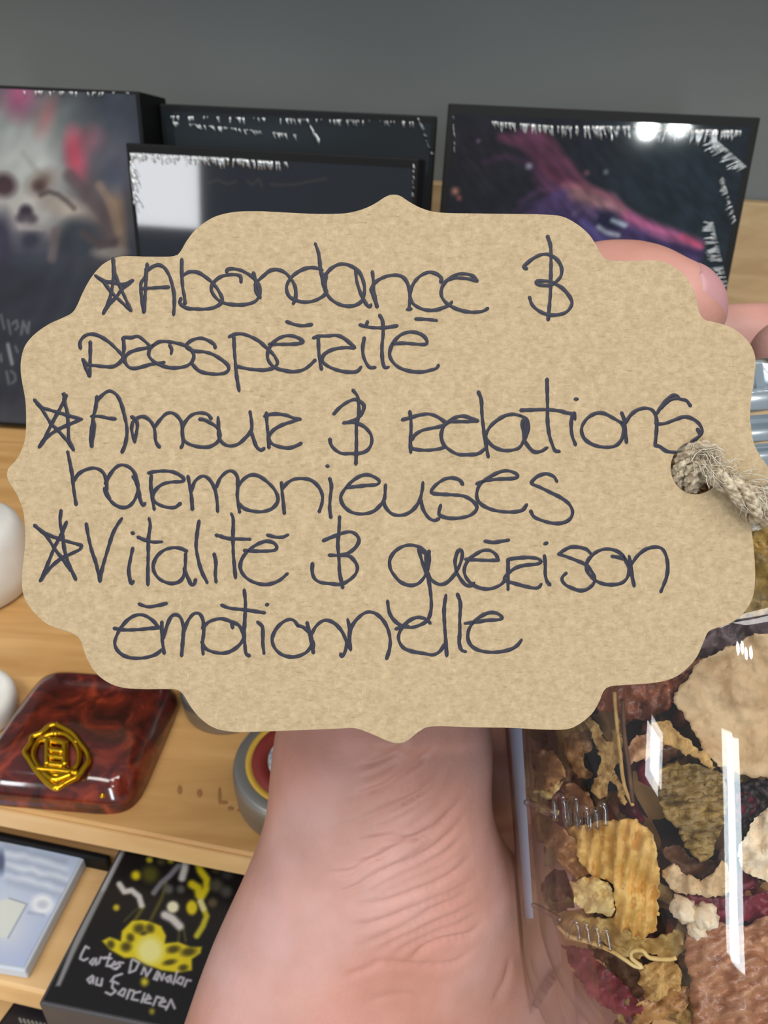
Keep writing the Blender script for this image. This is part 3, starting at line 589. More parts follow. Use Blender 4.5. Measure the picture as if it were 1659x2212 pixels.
def sheet(name, label, cat, poly, depth, m, thick=.0012, amp=.0010, freq=220, ribs=None, curl=0.0, fray=4.0, step=7.0, grp='dried pieces in the jar'):
    """an irregular dried sheet: outline poly (pixels of the photograph), lying depth behind the inner glass"""
    rnd = random.Random(hash(name + label) % 1000 if False else sum(map(ord, label)))
    out = spline(poly + [poly[0]], step * .7)[:-1]
    sd = rnd.uniform(0, 90)
    out = [(x + rnd.uniform(-fray, fray) * .5 + 9 * noise.noise(Vector((x / 26, y / 26, sd))) + 5 * noise.noise(Vector((x / 10, y / 10, sd))), y + rnd.uniform(-fray, fray) * .5 + 9 * noise.noise(Vector((x / 26, y / 26, sd + 7))) + 5 * noise.noise(Vector((x / 10, y / 10, sd + 5)))) for x, y in out]
    xs, ys = [p[0] for p in out], [p[1] for p in out]; cx, cy = sum(xs) / len(xs), sum(ys) / len(ys)
    rad = max(max(xs) - min(xs), max(ys) - min(ys)) / 2
    pts = list(out); nb = len(pts); y = min(ys) + step * .7
    shr = [(cx + (x - cx) * .965, cy + (yy - cy) * .965) for x, yy in out]
    while y < max(ys):
        x = min(xs) + step * .7
        while x < max(xs):
            if in_poly(x, y, shr): pts.append((x + rnd.uniform(-2, 2), y + rnd.uniform(-2, 2)))
            x += step
        y += step
    r = geometry.delaunay_2d_cdt([Vector(p) for p in pts], [], [list(range(nb))], 1, 1e-4)
    V2, F2 = r[0], r[2]; top = []; bot = []
    seed = rnd.uniform(0, 50)
    for q in V2:
        n1 = noise.noise(Vector((q.x * freq / 1e4 * 1.0 + seed, q.y * freq / 1e4, seed))) + .5 * noise.noise(Vector((q.x * freq / 4e3, q.y * freq / 4e3 + seed, 3)))
        dpt = depth + 1.5 * amp * n1 + .0004 * noise.noise(Vector((q.x / 7, q.y / 7, seed))) + curl * (((q.x - cx) ** 2 + (q.y - cy) ** 2) / rad ** 2)
        if ribs: dpt += ribs[0] * math.sin(((q.x - cx) * math.cos(ribs[2]) + (q.y - cy) * math.sin(ribs[2])) * 2 * math.pi / ribs[1] + 2 * n1)
        dpt = max(dpt, .0004)
        top.append(on_jar(q.x, q.y, JI - dpt)); bot.append(on_jar(q.x, q.y, max(JI - dpt - thick, .002)))
    n = len(top); faces = [tuple(ff) for ff in F2]
    cnt = {}
    for ff in faces:
        for i in range(3):
            e = (ff[i], ff[(i + 1) % 3]); cnt[e] = cnt.get(e, 0) + 1
    sides = [(a, b, b + n, a + n) for (a, b) in cnt if (b, a) not in cnt]
    fs = [ff for ff in faces] + [tuple(i + n for i in ff[::-1]) for ff in faces] + [s[::-1] for s in sides]
    o = mesh_obj(name, top + bot, fs, m)
    # origin at the piece itself
    c = np.mean(top, axis=0); o.data.transform(Matrix.Translation(tuple(-c))); o.location = tuple(c)
    bm = bmesh.new(); bm.from_mesh(o.data); bmesh.ops.recalc_face_normals(bm, faces=bm.faces); bm.to_mesh(o.data); bm.free()
    tag(o, label, cat, grp); return o
q4 = lambda a: [(1060 + u / 2.77, 1480 + v / 2.77) for u, v in a]
D_tan = dry_mat('dried_tan', L(176, 140, 96), L(214, 184, 142), 200, .6)
D_gold = dry_mat('dried_gold', L(196, 144, 66), L(232, 190, 112), 160, .5, (1, .4, 1))
D_cream = dry_mat('dried_cream', L(214, 176, 104), L(246, 222, 160), 200, .5)
D_straw = dry_mat('dried_straw', L(166, 122, 62), L(216, 176, 110), 500, .7, (2, .5, 1))
D_red = dry_mat('dried_red_fruit', L(92, 40, 24), L(166, 96, 60), 240, .4, coat=.2)
D_wine = dry_mat('dried_wine_petal', L(70, 16, 30), L(140, 44, 60), 300, .45)
D_olive = dry_mat('dried_olive', L(96, 74, 34), L(170, 138, 74), 240, .5, (.5, 2, 1))
D_brown = dry_mat('dried_brown', L(60, 36, 24), L(120, 78, 48), 220, .6)
D_honey = dry_mat('dried_honey', L(128, 82, 40), L(192, 142, 84), 220, .35, coat=.2)
D_rose = dry_mat('dried_rose_brown', L(126, 72, 44), L(192, 138, 98), 260, .35, (1, 2, 1), coat=.3)
D_pale = dry_mat('dried_pale', L(214, 186, 150), L(244, 228, 200), 300, .6)
D_dark = dry_mat('dried_dark', L(34, 24, 26), L(70, 52, 52), 200, .6)
_ax = DN; _u = nrm(np.cross(_ax, np.array([1.0, 0, 0]))); _w = np.cross(_ax, _u); _f = C - A0; PHI = math.atan2(_f @ _w, _f @ _u) + .25
def core_r(a, r, h):
    t = min(1, max(0, (.30 - math.cos(a - PHI)) / .5)); t = t * t * (3 - 2 * t); g = r / .0178
    q = Vector((math.cos(a), math.sin(a), h * 40)) * 3.2
    return r + t * g * (.0062 + .0022 * noise.noise(q * 1.6) + .0014 * noise.noise(q * 4)) + g * .0012 * noise.noise(q * 3)
pr = [(.0004, .0535)] + [(.0178 * min(1, math.sqrt(max(0, 1 - (1 - k / 9) ** 2))) if k < 9 else (.0178 * math.sqrt(max(.03, 1 - ((k - 52) / 8) ** 2)) if k > 52 else .0178), .0535 - k * .0013) for k in range(1, 60)] + [(.0004, -.0240)]
core = MB(); core.lathe(A0, DN, pr, 110, core_r)
cm, nt_, N_, K_, b_0 = newmat('dried_filling'); tc = N_.new('ShaderNodeTexCoord'); vo = N_.new('ShaderNodeTexVoronoi'); vo.inputs['Scale'].default_value = 150; vo.inputs['Randomness'].default_value = 1
cr = N_.new('ShaderNodeValToRGB'); cr.color_ramp.interpolation = 'CONSTANT'
for k, (ps, cc_) in enumerate(((0, L(48, 32, 24)), (.25, L(120, 82, 50)), (.42, L(70, 44, 30)), (.55, L(160, 118, 70)), (.66, L(84, 26, 34)), (.76, L(110, 84, 44)), (.88, L(60, 38, 28)))):
    e = cr.color_ramp.elements[k] if k < 2 else cr.color_ramp.elements.new(ps); e.position = ps; e.color = cc_
K_.new(tc.outputs['Object'], vo.inputs['Vector']); K_.new(vo.outputs['Color'], cr.inputs[0]); K_.new(cr.outputs[0], b_0.inputs['Base Color']); b_0.inputs['Roughness'].default_value = .7
bp = N_.new('ShaderNodeBump'); bp.inputs['Distance'].default_value = .0008; bp.inputs['Strength'].default_value = .8; K_.new(vo.outputs['Distance'], bp.inputs['Height']); K_.new(bp.outputs[0], b_0.inputs['Normal'])
tag(core.build('dried_petal_filling', cm), 'crumbled dark filling deep in the glass jar behind the larger pieces', 'potpourri')['kind'] = 'stuff'
SH = [
 ('dried_fruit', 'reddish brown wrinkled dried fruit at the top, below the tag', 'dried fruit', q4([(560, -160), (1180, -160), (1150, 30), (1090, 110), (1000, 190), (900, 205), (790, 200), (730, 150), (650, 150), (560, 60)]), .0030, D_red, .0040, .0016, 300, None, .001),
 ('dried_leaf', 'large flat tan dried leaf behind the bright streak', 'dried leaf', q4([(1180, -60), (1420, -230), (1740, -260), (1760, 500), (1620, 560), (1480, 520), (1320, 460), (1270, 380), (1220, 280), (1150, 180), (1100, 110)]), .0020, D_tan, .0010, .0008, 120, None, .0),
 ('dried_fibre', 'straw coloured forked fibre shaped like an X', 'dried fibre', q4([(545, 205), (600, 195), (650, 240), (690, 330), (730, 330), (735, 230), (765, 200), (790, 330), (780, 430), (740, 500), (790, 600), (815, 690), (780, 700), (740, 600), (710, 560), (690, 660), (640, 680), (600, 640), (640, 540), (650, 420), (610, 300)]), .0022, D_straw, .0016, .0008, 500, (.0003, 9, .4), .0),
 ('dried_curl', 'orange brown curled peel left of the forked fibre', 'dried peel', q4([(470, 290), (540, 275), (600, 310), (590, 380), (550, 400), (560, 480), (600, 540), (560, 570), (500, 540), (450, 460), (440, 370)]), .0032, D_honey, .0022, .0010, 400, None, .002),
 ('dried_flake', 'tan flake against the left wall of the jar', 'dried flake', q4([(190, 400), (300, 385), (400, 420), (440, 540), (400, 580), (300, 640), (200, 660)]), .0012, D_honey, .0014, .0010, 300, None, .001),
 ('dried_petal', 'cream frilled petal above the embossed scroll', 'dried petal', q4([(250, 600), (320, 560), (420, 550), (430, 600), (380, 660), (330, 720), (400, 760), (330, 780), (250, 720)]), .0020, D_cream, .0012, .0014, 500, None, .001),
 ('dried_peel', 'peach coloured peel between the fibre and the stalk', 'dried peel', q4([(820, 340), (900, 290), (980, 260), (1050, 300), (1040, 390), (960, 430), (880, 470), (820, 480)]), .0016, dry_mat('dried_peach', L(186, 130, 90), L(224, 176, 132), 260, .5), .0016, .0012, 320, None, .001),
 ('dried_stalk', 'flat tan stalk lying across below the large leaf', 'dried stalk', q4([(960, 230), (1050, 210), (1140, 300), (1240, 380), (1310, 430), (1350, 490), (1260, 460), (1130, 400), (1020, 340), (950, 320)]), .0010, D_straw, .0016, .0006, 300, (.0003, 12, 1.9), .0),
 ('dried_slice', 'olive brown ribbed slice with a pale tip', 'dried slice', q4([(960, 560), (1010, 500), (1100, 470), (1200, 470), (1320, 500), (1400, 560), (1400, 760), (1370, 900), (1330, 1000), (1290, 1050), (1220, 1050), (1170, 960), (1110, 860), (1040, 790), (1000, 680)]), .0014, D_olive, .0022, .0012, 240, (.0009, 17, 1.35), .001),
 ('dried_petal', 'large golden petal in the middle of the jar', 'dried petal', q4([(360, 870), (440, 850), (600, 830), (720, 810), (850, 800), (950, 870), (1000, 1000), (1010, 1200), (1000, 1400), (960, 1500), (860, 1530), (760, 1480), (740, 1350), (730, 1200), (640, 1150), (560, 1080), (500, 980), (420, 920)]), .0014, D_gold, .0014, .0013, 160, (.0006, 26, .1), .001),
 ('dried_petal', 'bright cream fold beneath the golden petal', 'dried petal', q4([(470, 1190), (560, 1150), (660, 1160), (730, 1220), (740, 1350), (700, 1380), (600, 1360), (520, 1310)]), .0010, D_cream, .0016, .0014, 300, (.0004, 14, .6), .001),
 ('dried_resin_piece', 'honey brown translucent lump at the left wall', 'dried fruit', q4([(235, 800), (330, 790), (430, 860), (520, 960), (580, 1100), (550, 1170), (480, 1150), (420, 1060), (330, 960), (260, 880)]), .0024, D_honey, .0030, .0018, 360, None, .001),
 ('dried_petal', 'pale lower frill of the golden petal', 'dried petal', q4([(400, 1360), (480, 1340), (600, 1390), (740, 1400), (860, 1500), (1000, 1500), (1130, 1460), (1160, 1560), (1060, 1640), (940, 1610), (860, 1640), (760, 1590), (620, 1530), (480, 1500), (420, 1440)]), .0022, dry_mat('dried_pale_gold', L(150, 118, 62), L(196, 164, 100), 240, .5), .0012, .0014, 300, None, .001),
 ('dried_peel', 'tan curled rind below the ribbed slice', 'dried peel', q4([(1030, 1110), (1090, 1060), (1150, 1120), (1250, 1160), (1340, 1110), (1400, 1060), (1440, 1130), (1420, 1240), (1300, 1270), (1160, 1240), (1070, 1200)]), .0012, D_tan, .0022, .0012, 340, None, .001),
 ('dried_pod', 'dark brown pod hollow inside the tan rind', 'dried pod', q4([(1040, 980), (1130, 960), (1230, 1040), (1330, 1040), (1400, 960), (1410, 1080), (1300, 1150), (1180, 1140), (1080, 1080)]), .0042, D_brown, .0020, .0010, 300, None, .0),
 ('dried_petal', 'wine red petal strip across the right', 'dried petal', q4([(1090, 1250), (1180, 1210), (1300, 1250), (1430, 1270), (1600, 1250), (1720, 1250), (1720, 1450), (1560, 1430), (1400, 1450), (1220, 1440), (1120, 1380)]), .0026, D_wine, .0014, .0012, 300, None, .001),
 ('dried_petal', 'big rosy brown petal at the lower right', 'dried petal', q4([(1180, 1480), (1300, 1420), (1500, 1440), (1740, 1420), (1760, 2120), (1280, 2120), (1210, 1960), (1190, 1780), (1160, 1600)]), .0012, D_rose, .0012, .0014, 160, (.0004, 30, 1.2), .0),
 ('dried_petal', 'wine red curved petal at the bottom left', 'dried petal', q4([(440, 1540), (560, 1570), (680, 1680), (780, 1780), (860, 1860), (940, 1960), (960, 2040), (860, 2040), (740, 1960), (620, 1880), (520, 1770), (460, 1650)]), .0022, D_wine, .0018, .0012, 260, None, .001),
 ('dried_petal', 'dark brown petal between the wine red petal and the tan chips', 'dried petal', q4([(590, 1560), (720, 1600), (860, 1660), (900, 1760), (880, 1880), (800, 1810), (700, 1690), (600, 1620)]), .0046, D_brown, .0016, .0012, 260, None, .0),
 ('dried_chip', 'tan wood chip near the bottom of the jar', 'wood chip', q4([(890, 1700), (980, 1650), (1080, 1640), (1130, 1700), (1140, 1800), (1060, 1850), (940, 1890), (900, 1830)]), .0018, D_straw, .0020, .0010, 260, (.0003, 16, .9), .0),
 ('dried_chip', 'second tan chip lying along the bottom of the jar', 'wood chip', q4([(900, 1900), (1040, 1840), (1190, 1800), (1220, 1880), (1160, 1940), (1010, 2000), (900, 2060), (860, 1990)]), .0024, D_honey, .0016, .0010, 260, (.0003, 16, 1.0), .0),
 ('dried_petal', 'cream white petal at the right edge beside the bright streak', 'dried petal', q4([(1500, 930), (1580, 800), (1680, 720), (1760, 740), (1760, 1180), (1620, 1160), (1520, 1120), (1480, 1040)]), .0016, D_pale, .0014, .0014, 260, None, .001),
 ('dried_seed_head', 'dark seed head right of the bright streak', 'seed head', q4([(1480, 600), (1600, 560), (1740, 600), (1740, 760), (1640, 800), (1590, 880), (1510, 900), (1470, 760)]), .0046, D_dark, .0030, .0022, 700, None, .0),
 ('dried_petal', 'brown petal at the right edge just under the twine', 'dried petal', [(1560, 1140), (1700, 1120), (1720, 1290), (1660, 1320), (1600, 1330), (1560, 1280)], .0020, D_olive, .0014, .0014, 260, None, .001),
 ('dried_petal', 'dull violet petal under the lower right scallop of the tag', 'dried petal', [(1490, 1400), (1560, 1340), (1640, 1320), (1700, 1350), (1690, 1420), (1600, 1390), (1540, 1420), (1500, 1450)], .0034, dry_mat('dried_violet', L(66, 50, 54), L(110, 88, 88), 260, .5), .0014, .0012, 260, None, .001),
]
for (n_, l_, c_, pl, dp, m_, th, am, fq, rb, cu) in SH: sheet(n_, l_, c_, pl, dp, m_, th, am, fq, rb, cu)
rnd = random.Random(5)
FM = [(D_tan, 'tan'), (D_honey, 'honey coloured'), (D_brown, 'dark brown'), (D_red, 'red brown'), (D_straw, 'straw yellow'), (D_olive, 'olive'), (D_rose, 'rosy brown'), (D_wine, 'wine red')]
seen = set()
for k in range(110):
    x, y = rnd.uniform(1165, 1690), rnd.uniform(1330, 2240)
    if y > 1960 and x < 1165 + (y - 1960) * .75: continue
    mm, cn = FM[k % len(FM)]
    zone = ('just under the tag', 'level with the forked fibre', 'level with the ribbed slice', 'level with the wine red strip', 'near the jar bottom')[min(4, max(0, int((y - 1400) / 165)))]
    lab = 'small %s scrap deep in jar, %s, %s' % (cn, zone, ('at left', 'in middle', 'at right')[min(2, int((x - 1165) / 176))])
    if lab in seen: continue
    seen.add(lab); a0 = rnd.uniform(0, 6.28); rx, ry = rnd.uniform(34, 62), rnd.uniform(18, 36); n = 8
    pl = [(x + rx * math.cos(a) * math.cos(a0) - ry * math.sin(a) * math.sin(a0), y + rx * math.cos(a) * math.sin(a0) + ry * math.sin(a) * math.cos(a0)) for a in [6.283 * i / n + rnd.uniform(-.25, .25) for i in range(n)]]
    sheet('dried_scrap', lab, 'dried scrap', pl, rnd.uniform(.0042, .0085), mm, .0016, .0016, 300, None, rnd.uniform(0, .002), step=11.0, grp='dried scraps filling the jar')
for k, (x, y, r, lab) in enumerate(((1478, 1965, .0017, 'pale crumb on the wine red strip, leftmost of three'), (1522, 1978, .0018, 'pale crumb on the wine red strip, middle of three'), (1508, 2004, .0014, 'pale crumb on the wine red strip, lowest of three'))):
    bm = bmesh.new(); bmesh.ops.create_icosphere(bm, subdivisions=3, radius=r)
    for v_ in bm.verts: v_.co *= 1 + .45 * noise.noise(v_.co * 1600 + Vector((k * 7, 0, 0)))
    me = bpy.data.meshes.new('dried_crumb'); bm.to_mesh(me); bm.free(); me.materials.append(D_pale)
    me.polygons.foreach_set('use_smooth', [True] * len(me.polygons))
    o = bpy.data.objects.new('dried_crumb', me); col.objects.link(o); o.location = tuple(on_jar(x, y, JI - .0019)); tag(o, lab, 'crumb', 'crumbs in the jar')
for k, (pts, r, lab) in enumerate(((q4([(740, 40), (752, 200), (775, 420), (800, 600), (850, 720)]), .00030, 'thin golden upright grass stem beside the forked fibre'),  # golden line modelled for a reflection in the glass
                                   (q4([(790, 90), (800, 300), (825, 480), (850, 700)]), .00034, 'thin dark upright grass stem beside the forked fibre'),  # dark line modelled for a reflection in the glass
                                   (q4([(400, 1440), (470, 1500), (600, 1540), (720, 1590), (800, 1640), (860, 1680), (905, 1685), (840, 1630), (850, 1590), (910, 1590), (950, 1630), (1060, 1640), (1110, 1630)]), .00030, 'wavy pale yellow fibre with a curl above the wine red petal'))):
    mb = MB(); mb.tube([on_jar(x, y, JI - .0006) for x, y in spline(pts, 6)], r, 6)  # the two upright tubes model a reflected line in the glass
    tag(mb.build('reflected_line_and_fibre', (D_straw, D_brown, D_cream)[k]), lab, 'stem', 'thin reflected lines and fibre in the jar')

# ------------------------------------------------------------------ the hand that holds the jar
def mat_skin():
    m, nt, N, K, b = newmat('skin'); tc = N.new('ShaderNodeTexCoord')
    n = N.new('ShaderNodeTexNoise'); n.inputs['Scale'].default_value = 70; n.inputs['Detail'].default_value = 4
    r = N.new('ShaderNodeValToRGB'); e = r.color_ramp.elements; e[0].position = .32; e[0].color = L(180, 134, 120); e[1].position = .70; e[1].color = L(202, 156, 146)
    n2 = N.new('ShaderNodeTexNoise'); n2.inputs['Scale'].default_value = 38; n2.inputs['Detail'].default_value = 2
    r2 = N.new('ShaderNodeValToRGB'); r2.color_ramp.elements[0].position = .38; r2.color_ramp.elements[1].position = .64
    r2.color_ramp.elements[0].color = (1.08, .96, .92, 1); r2.color_ramp.elements[1].color = (.93, .98, 1.03, 1)
    mm = N.new('ShaderNodeMix'); mm.data_type = 'RGBA'; mm.blend_type = 'MULTIPLY'; mm.inputs[0].default_value = 1
    K.new(tc.outputs['Object'], n2.inputs['Vector']); K.new(n2.outputs['Fac'], r2.inputs[0])
    K.new(tc.outputs['Object'], n.inputs['Vector']); K.new(n.outputs['Fac'], r.inputs[0]); K.new(r.outputs[0], mm.inputs[6]); K.new(r2.outputs[0], mm.inputs[7]); K.new(mm.outputs[2], b.inputs['Base Color'])
    v = N.new('ShaderNodeTexVoronoi'); v.inputs['Scale'].default_value = 1400
    bp = N.new('ShaderNodeBump'); bp.inputs['Distance'].default_value = .00012; bp.inputs['Strength'].default_value = .22
    K.new(tc.outputs['Object'], v.inputs['Vector']); K.new(v.outputs['Distance'], bp.inputs['Height']); K.new(bp.outputs[0], b.inputs['Normal'])
    b.inputs['Roughness'].default_value = .48; b.inputs['Specular IOR Level'].default_value = .35
    b.inputs['Subsurface Weight'].default_value = .15; b.inputs['Subsurface Radius'].default_value = (1, .4, .25); b.inputs['Subsurface Scale'].default_value = .004
    return m
M['skin'] = mat_skin()
hand_b = MB()
def loft(rings, seg=36):
    """rings: (px, py, depth, half width m, half thickness m, turn in degrees)"""
    pts = [np.array(q, float) for q in rings]; pts = spline(pts, 40.0); v = []; f = []
    for (x, y, z, a, b, ph) in pts:
        c = P(x, y, z); ph = math.radians(ph); e1 = Rt * math.cos(ph) + Fw * math.sin(ph); e2 = -Rt * math.sin(ph) + Fw * math.cos(ph)
        for k in range(seg):
            t = 2 * math.pi * k / seg; v.append(c + e1 * a * math.cos(t) + e2 * b * math.sin(t))
    n = len(pts)
    for i in range(n - 1):
        for k in range(seg): f.append((i * seg + k, i * seg + (k + 1) % seg, (i + 1) * seg + (k + 1) % seg, (i + 1) * seg + k))
    f.append(tuple(range(seg))[::-1]); f.append(tuple((n - 1) * seg + k for k in range(seg))); hand_b.add(v, f)
def limb(pts):
    """pts: (px, py, depth, radius) -> tapered tube with a rounded end"""
    q = [np.concatenate([P(x, y, z), [r]]) for x, y, z, r in pts]; s = spline(q, .0035)
    c = [p[:3] for p in s]; r = [p[3] for p in s]; d = nrm(c[-1] - c[-2]); R = r[-1]
    for k in range(1, 7):
        a = math.pi / 2 * k / 6.2; c.append(s[-1][:3] + d * R * math.sin(a)); r.append(R * math.cos(a))
    hand_b.tube(c, r, 24)
loft([(845, 1240, .130, .0140, .013, 20), (836, 1420, .128, .0172, .015, 18), (830, 1600, .127, .0198, .0165, 16), (822, 1760, .1275, .0208, .0175, 20), (826, 1880, .129, .0262, .0185, 26), (842, 2010, .134, .0365, .0195, 33),
      (852, 2212, .140, .0465, .0205, 35), (850, 2450, .137, .0455, .022, 32), (842, 2750, .126, .036, .022, 20), (836, 3100, .116, .031, .023, 10)])
limb([(836, 1560, .128, .0185), (860, 1350, .129, .0150), (960, 1080, .129, .0122), (1120, 820, .126, .0112), (1220, 700, .123, .0116), (1320, 664, .120, .0110), (1390, 668, .117, .0102), (1440, 680, .1150, .0090)])
limb([(960, 2080, .164, .0170), (985, 1800, .170, .0155), (995, 1500, .168, .0140), (1010, 1200, .163, .0120)])
limb([(960, 2100, .166, .018), (1120, 2220, .171, .018), (1280, 2330, .164, .016), (1360, 2480, .146, .016)])
limb([(1000, 1240, .158, .0115), (1130, 980, .166, .0105), (1330, 790, .175, .0098), (1620, 735, .180, .0092), (1860, 760, .172, .0088), (1880, 775, .152, .0084), (1795, 778, .138, .0082), (1706, 772, .134, .0076)])
for y, r in ((1420, .0110), (1640, .0108), (1860, .0100)):
    limb([(990, y + 60, .160, r * 1.1), (1200, y + 10, .174, r), (1480, y - 20, .177, r * .95), (1780, y - 30, .165, r * .9), (1990, y - 40, .140, r * .85), (2060, y - 40, .116, r * .8)])
pe = thing('person', 'left hand with pale creased skin gripping the glass jar behind the kraft tag', 'person', P(840, 2212, .14))
tmp = mesh_obj('hand_raw', hand_b.v, hand_b.f, None)
bm = bmesh.new(); bm.from_mesh(tmp.data); bmesh.ops.recalc_face_normals(bm, faces=bm.faces); bm.to_mesh(tmp.data); bm.free()
md = tmp.modifiers.new('remesh', 'REMESH'); md.mode = 'VOXEL'; md.voxel_size = .00062
md = tmp.modifiers.new('smooth', 'SMOOTH'); md.factor = .5; md.iterations = 30
dg = bpy.context.evaluated_depsgraph_get(); hm = bpy.data.meshes.new_from_object(tmp.evaluated_get(dg))
bpy.data.objects.remove(tmp)
nv = len(hm.vertices); co = np.empty(nv * 3); hm.vertices.foreach_get('co', co); co = co.reshape(-1, 3)
no = np.empty(nv * 3); hm.vertices.foreach_get('normal', no); no = no.reshape(-1, 3)
px, py = proj(co); facing = (no * (C - co)).sum(1) > 0
hz = lambda a: [(340 + u / 2.074, 1540 + w / 2.074) for u, w in a]
creases = [([(900, 240), (980, 220), (1060, 180), (1130, 120)], .6), ([(860, 380), (1010, 330), (1100, 270), (1180, 210), (1260, 130)], .9), ([(1000, 420), (1150, 370), (1230, 320), (1300, 230)], .7),
           ([(770, 515), (900, 490), (1010, 450), (1110, 400), (1200, 350)], .5), ([(850, 590), (960, 570), (1060, 560), (1150, 560), (1240, 520), (1320, 440), (1380, 370)], 1.0),
           ([(730, 720), (850, 715), (930, 680), (1020, 630), (1130, 565)], .9), ([(770, 812), (870, 790), (960, 740), (1060, 690), (1180, 640), (1290, 560), (1360, 480)], .9),
           ([(870, 867), (1000, 850), (1120, 810), (1250, 760), (1350, 700), (1400, 640)], .9), ([(860, 950), (960, 945), (1080, 900), (1200, 850), (1330, 800), (1430, 730)], .9),
           ([(900, 1045), (1010, 1000), (1120, 950), (1230, 890), (1330, 850), (1440, 790)], .7), ([(1120, 1110), (1210, 1040), (1300, 1010), (1400, 990), (1450, 940)], .9),
           ([(940, 1110), (1060, 1120), (1200, 1130), (1330, 1120), (1430, 1050)], .6), ([(840, 1180), (930, 1150), (1010, 1110)], .4), ([(900, 300), (1000, 260), (1090, 210)], .4),
           ([(880, 680), (1000, 650), (1120, 610)], .4), ([(1150, 700), (1280, 640), (1370, 560)], .5), ([(1160, 900), (1300, 850), (1420, 780)], .4), ([(700, 640), (800, 600), (860, 590)], .3), ([(950, 1290), (1100, 1260), (1240, 1300)], .4),
           ([(1500, 1300), (1560, 1200), (1580, 1100)], .7)]
for i in range(1, 11):                                         # fainter folds between the main ones
    a_, b_2 = spline(creases[i][0], 30.0), spline(creases[i + 1][0], 30.0) if i < 10 else spline(creases[9][0], 30.0)
    for k_, am_ in ((.33, .34), (.66, .28)):
        creases.append(([tuple((1 - k_) * a_[int(t * (len(a_) - 1))] + k_ * b_2[int(t * (len(b_2) - 1))] + np.array([8 * math.sin(9 * t + i), 6 * math.sin(7 * t + 2 * i)])) for t in (0, .2, .4, .6, .8, 1)], am_))
disp = np.zeros(nv); msk = facing & (px > 300) & (px < 1300) & (py > 1500) & (py < 2300)
mx, my = px[msk], py[msk]
for pts, dpt in creases:
    s = spline(hz(pts), 12.0); d = np.full(len(mx), 1e9); tt = np.zeros(len(mx))
    for i, ((ax, ay), (bx, by)) in enumerate(zip(s[:-1], s[1:])):
        vx, vy = bx - ax, by - ay; t = np.clip(((mx - ax) * vx + (my - ay) * vy) / (vx * vx + vy * vy), 0, 1)
        dd = np.hypot(mx - ax - t * vx, my - ay - t * vy); sel = dd < d; d[sel] = dd[sel]; tt[sel] = (i + t[sel]) / (len(s) - 1)
    fade = np.clip(np.minimum(tt, 1 - tt) * 5, .15, 1)
    disp[msk] += dpt * fade * (-.00068 * np.exp(-(d / 5.2) ** 2) + .00016 * np.exp(-((d - 16) / 10) ** 2))
co += no * disp[:, None]
w_ = co - A0; t_ = w_ @ DN; q_ = w_ - np.outer(t_, DN); d_ = np.linalg.norm(q_, axis=1)           # the skin yields to the glass
lim = np.where(t_ < -.031, .0235, RJ + .0004); sel = (d_ < lim) & (t_ > -.054) & (t_ < .063)
co[sel] += q_[sel] / d_[sel][:, None] * (lim - d_)[sel][:, None]
hm.vertices.foreach_set('co', (co - np.array(pe.location)).ravel()); hm.update()
hm.polygons.foreach_set('use_smooth', [True] * len(hm.polygons)); hm.materials.clear(); hm.materials.append(M['skin'])
ho = bpy.data.objects.new('hand', hm); col.objects.link(ho); ho.parent = pe
# thumb nail: a shallow curved plate on the outer side of the thumb tip
tc_, td = P(1438, 676, .1152), nrm(Rt - .25 * Up)
nn = nrm(-Fw * .66 + Up * .16 + Rt * .74); ns = nrm(np.cross(td, nn)); nl = np.cross(nn, ns)
v = []; f = []; NU, NV = 18, 14
for lay in (0, 1):
    for i in range(NU):
        for j in range(NV):
            a = (i / (NU - 1) - .5) * 2; b_ = (j / (NV - 1) - .5) * 2; wv_ = math.sqrt(max(0, 1 - abs(b_) ** 3.5))
            an = a * wv_ * .75; rr = .0092 - .0009 * lay - .0009 * a * a
            v.append(tc_ + (nn * math.cos(an) + ns * math.sin(an)) * rr + nl * b_ * .0052 - nn * .0016 * (b_ * b_))
for lay in (0, 1):
    o_ = lay * NU * NV
    for i in range(NU - 1):
        for j in range(NV - 1):
            q = (o_ + i * NV + j, o_ + i * NV + j + 1, o_ + (i + 1) * NV + j + 1, o_ + (i + 1) * NV + j); f.append(q if lay else q[::-1])
mesh_obj('thumbnail', v, f, M['nail'], pe)['label'] = 'pink thumb nail'

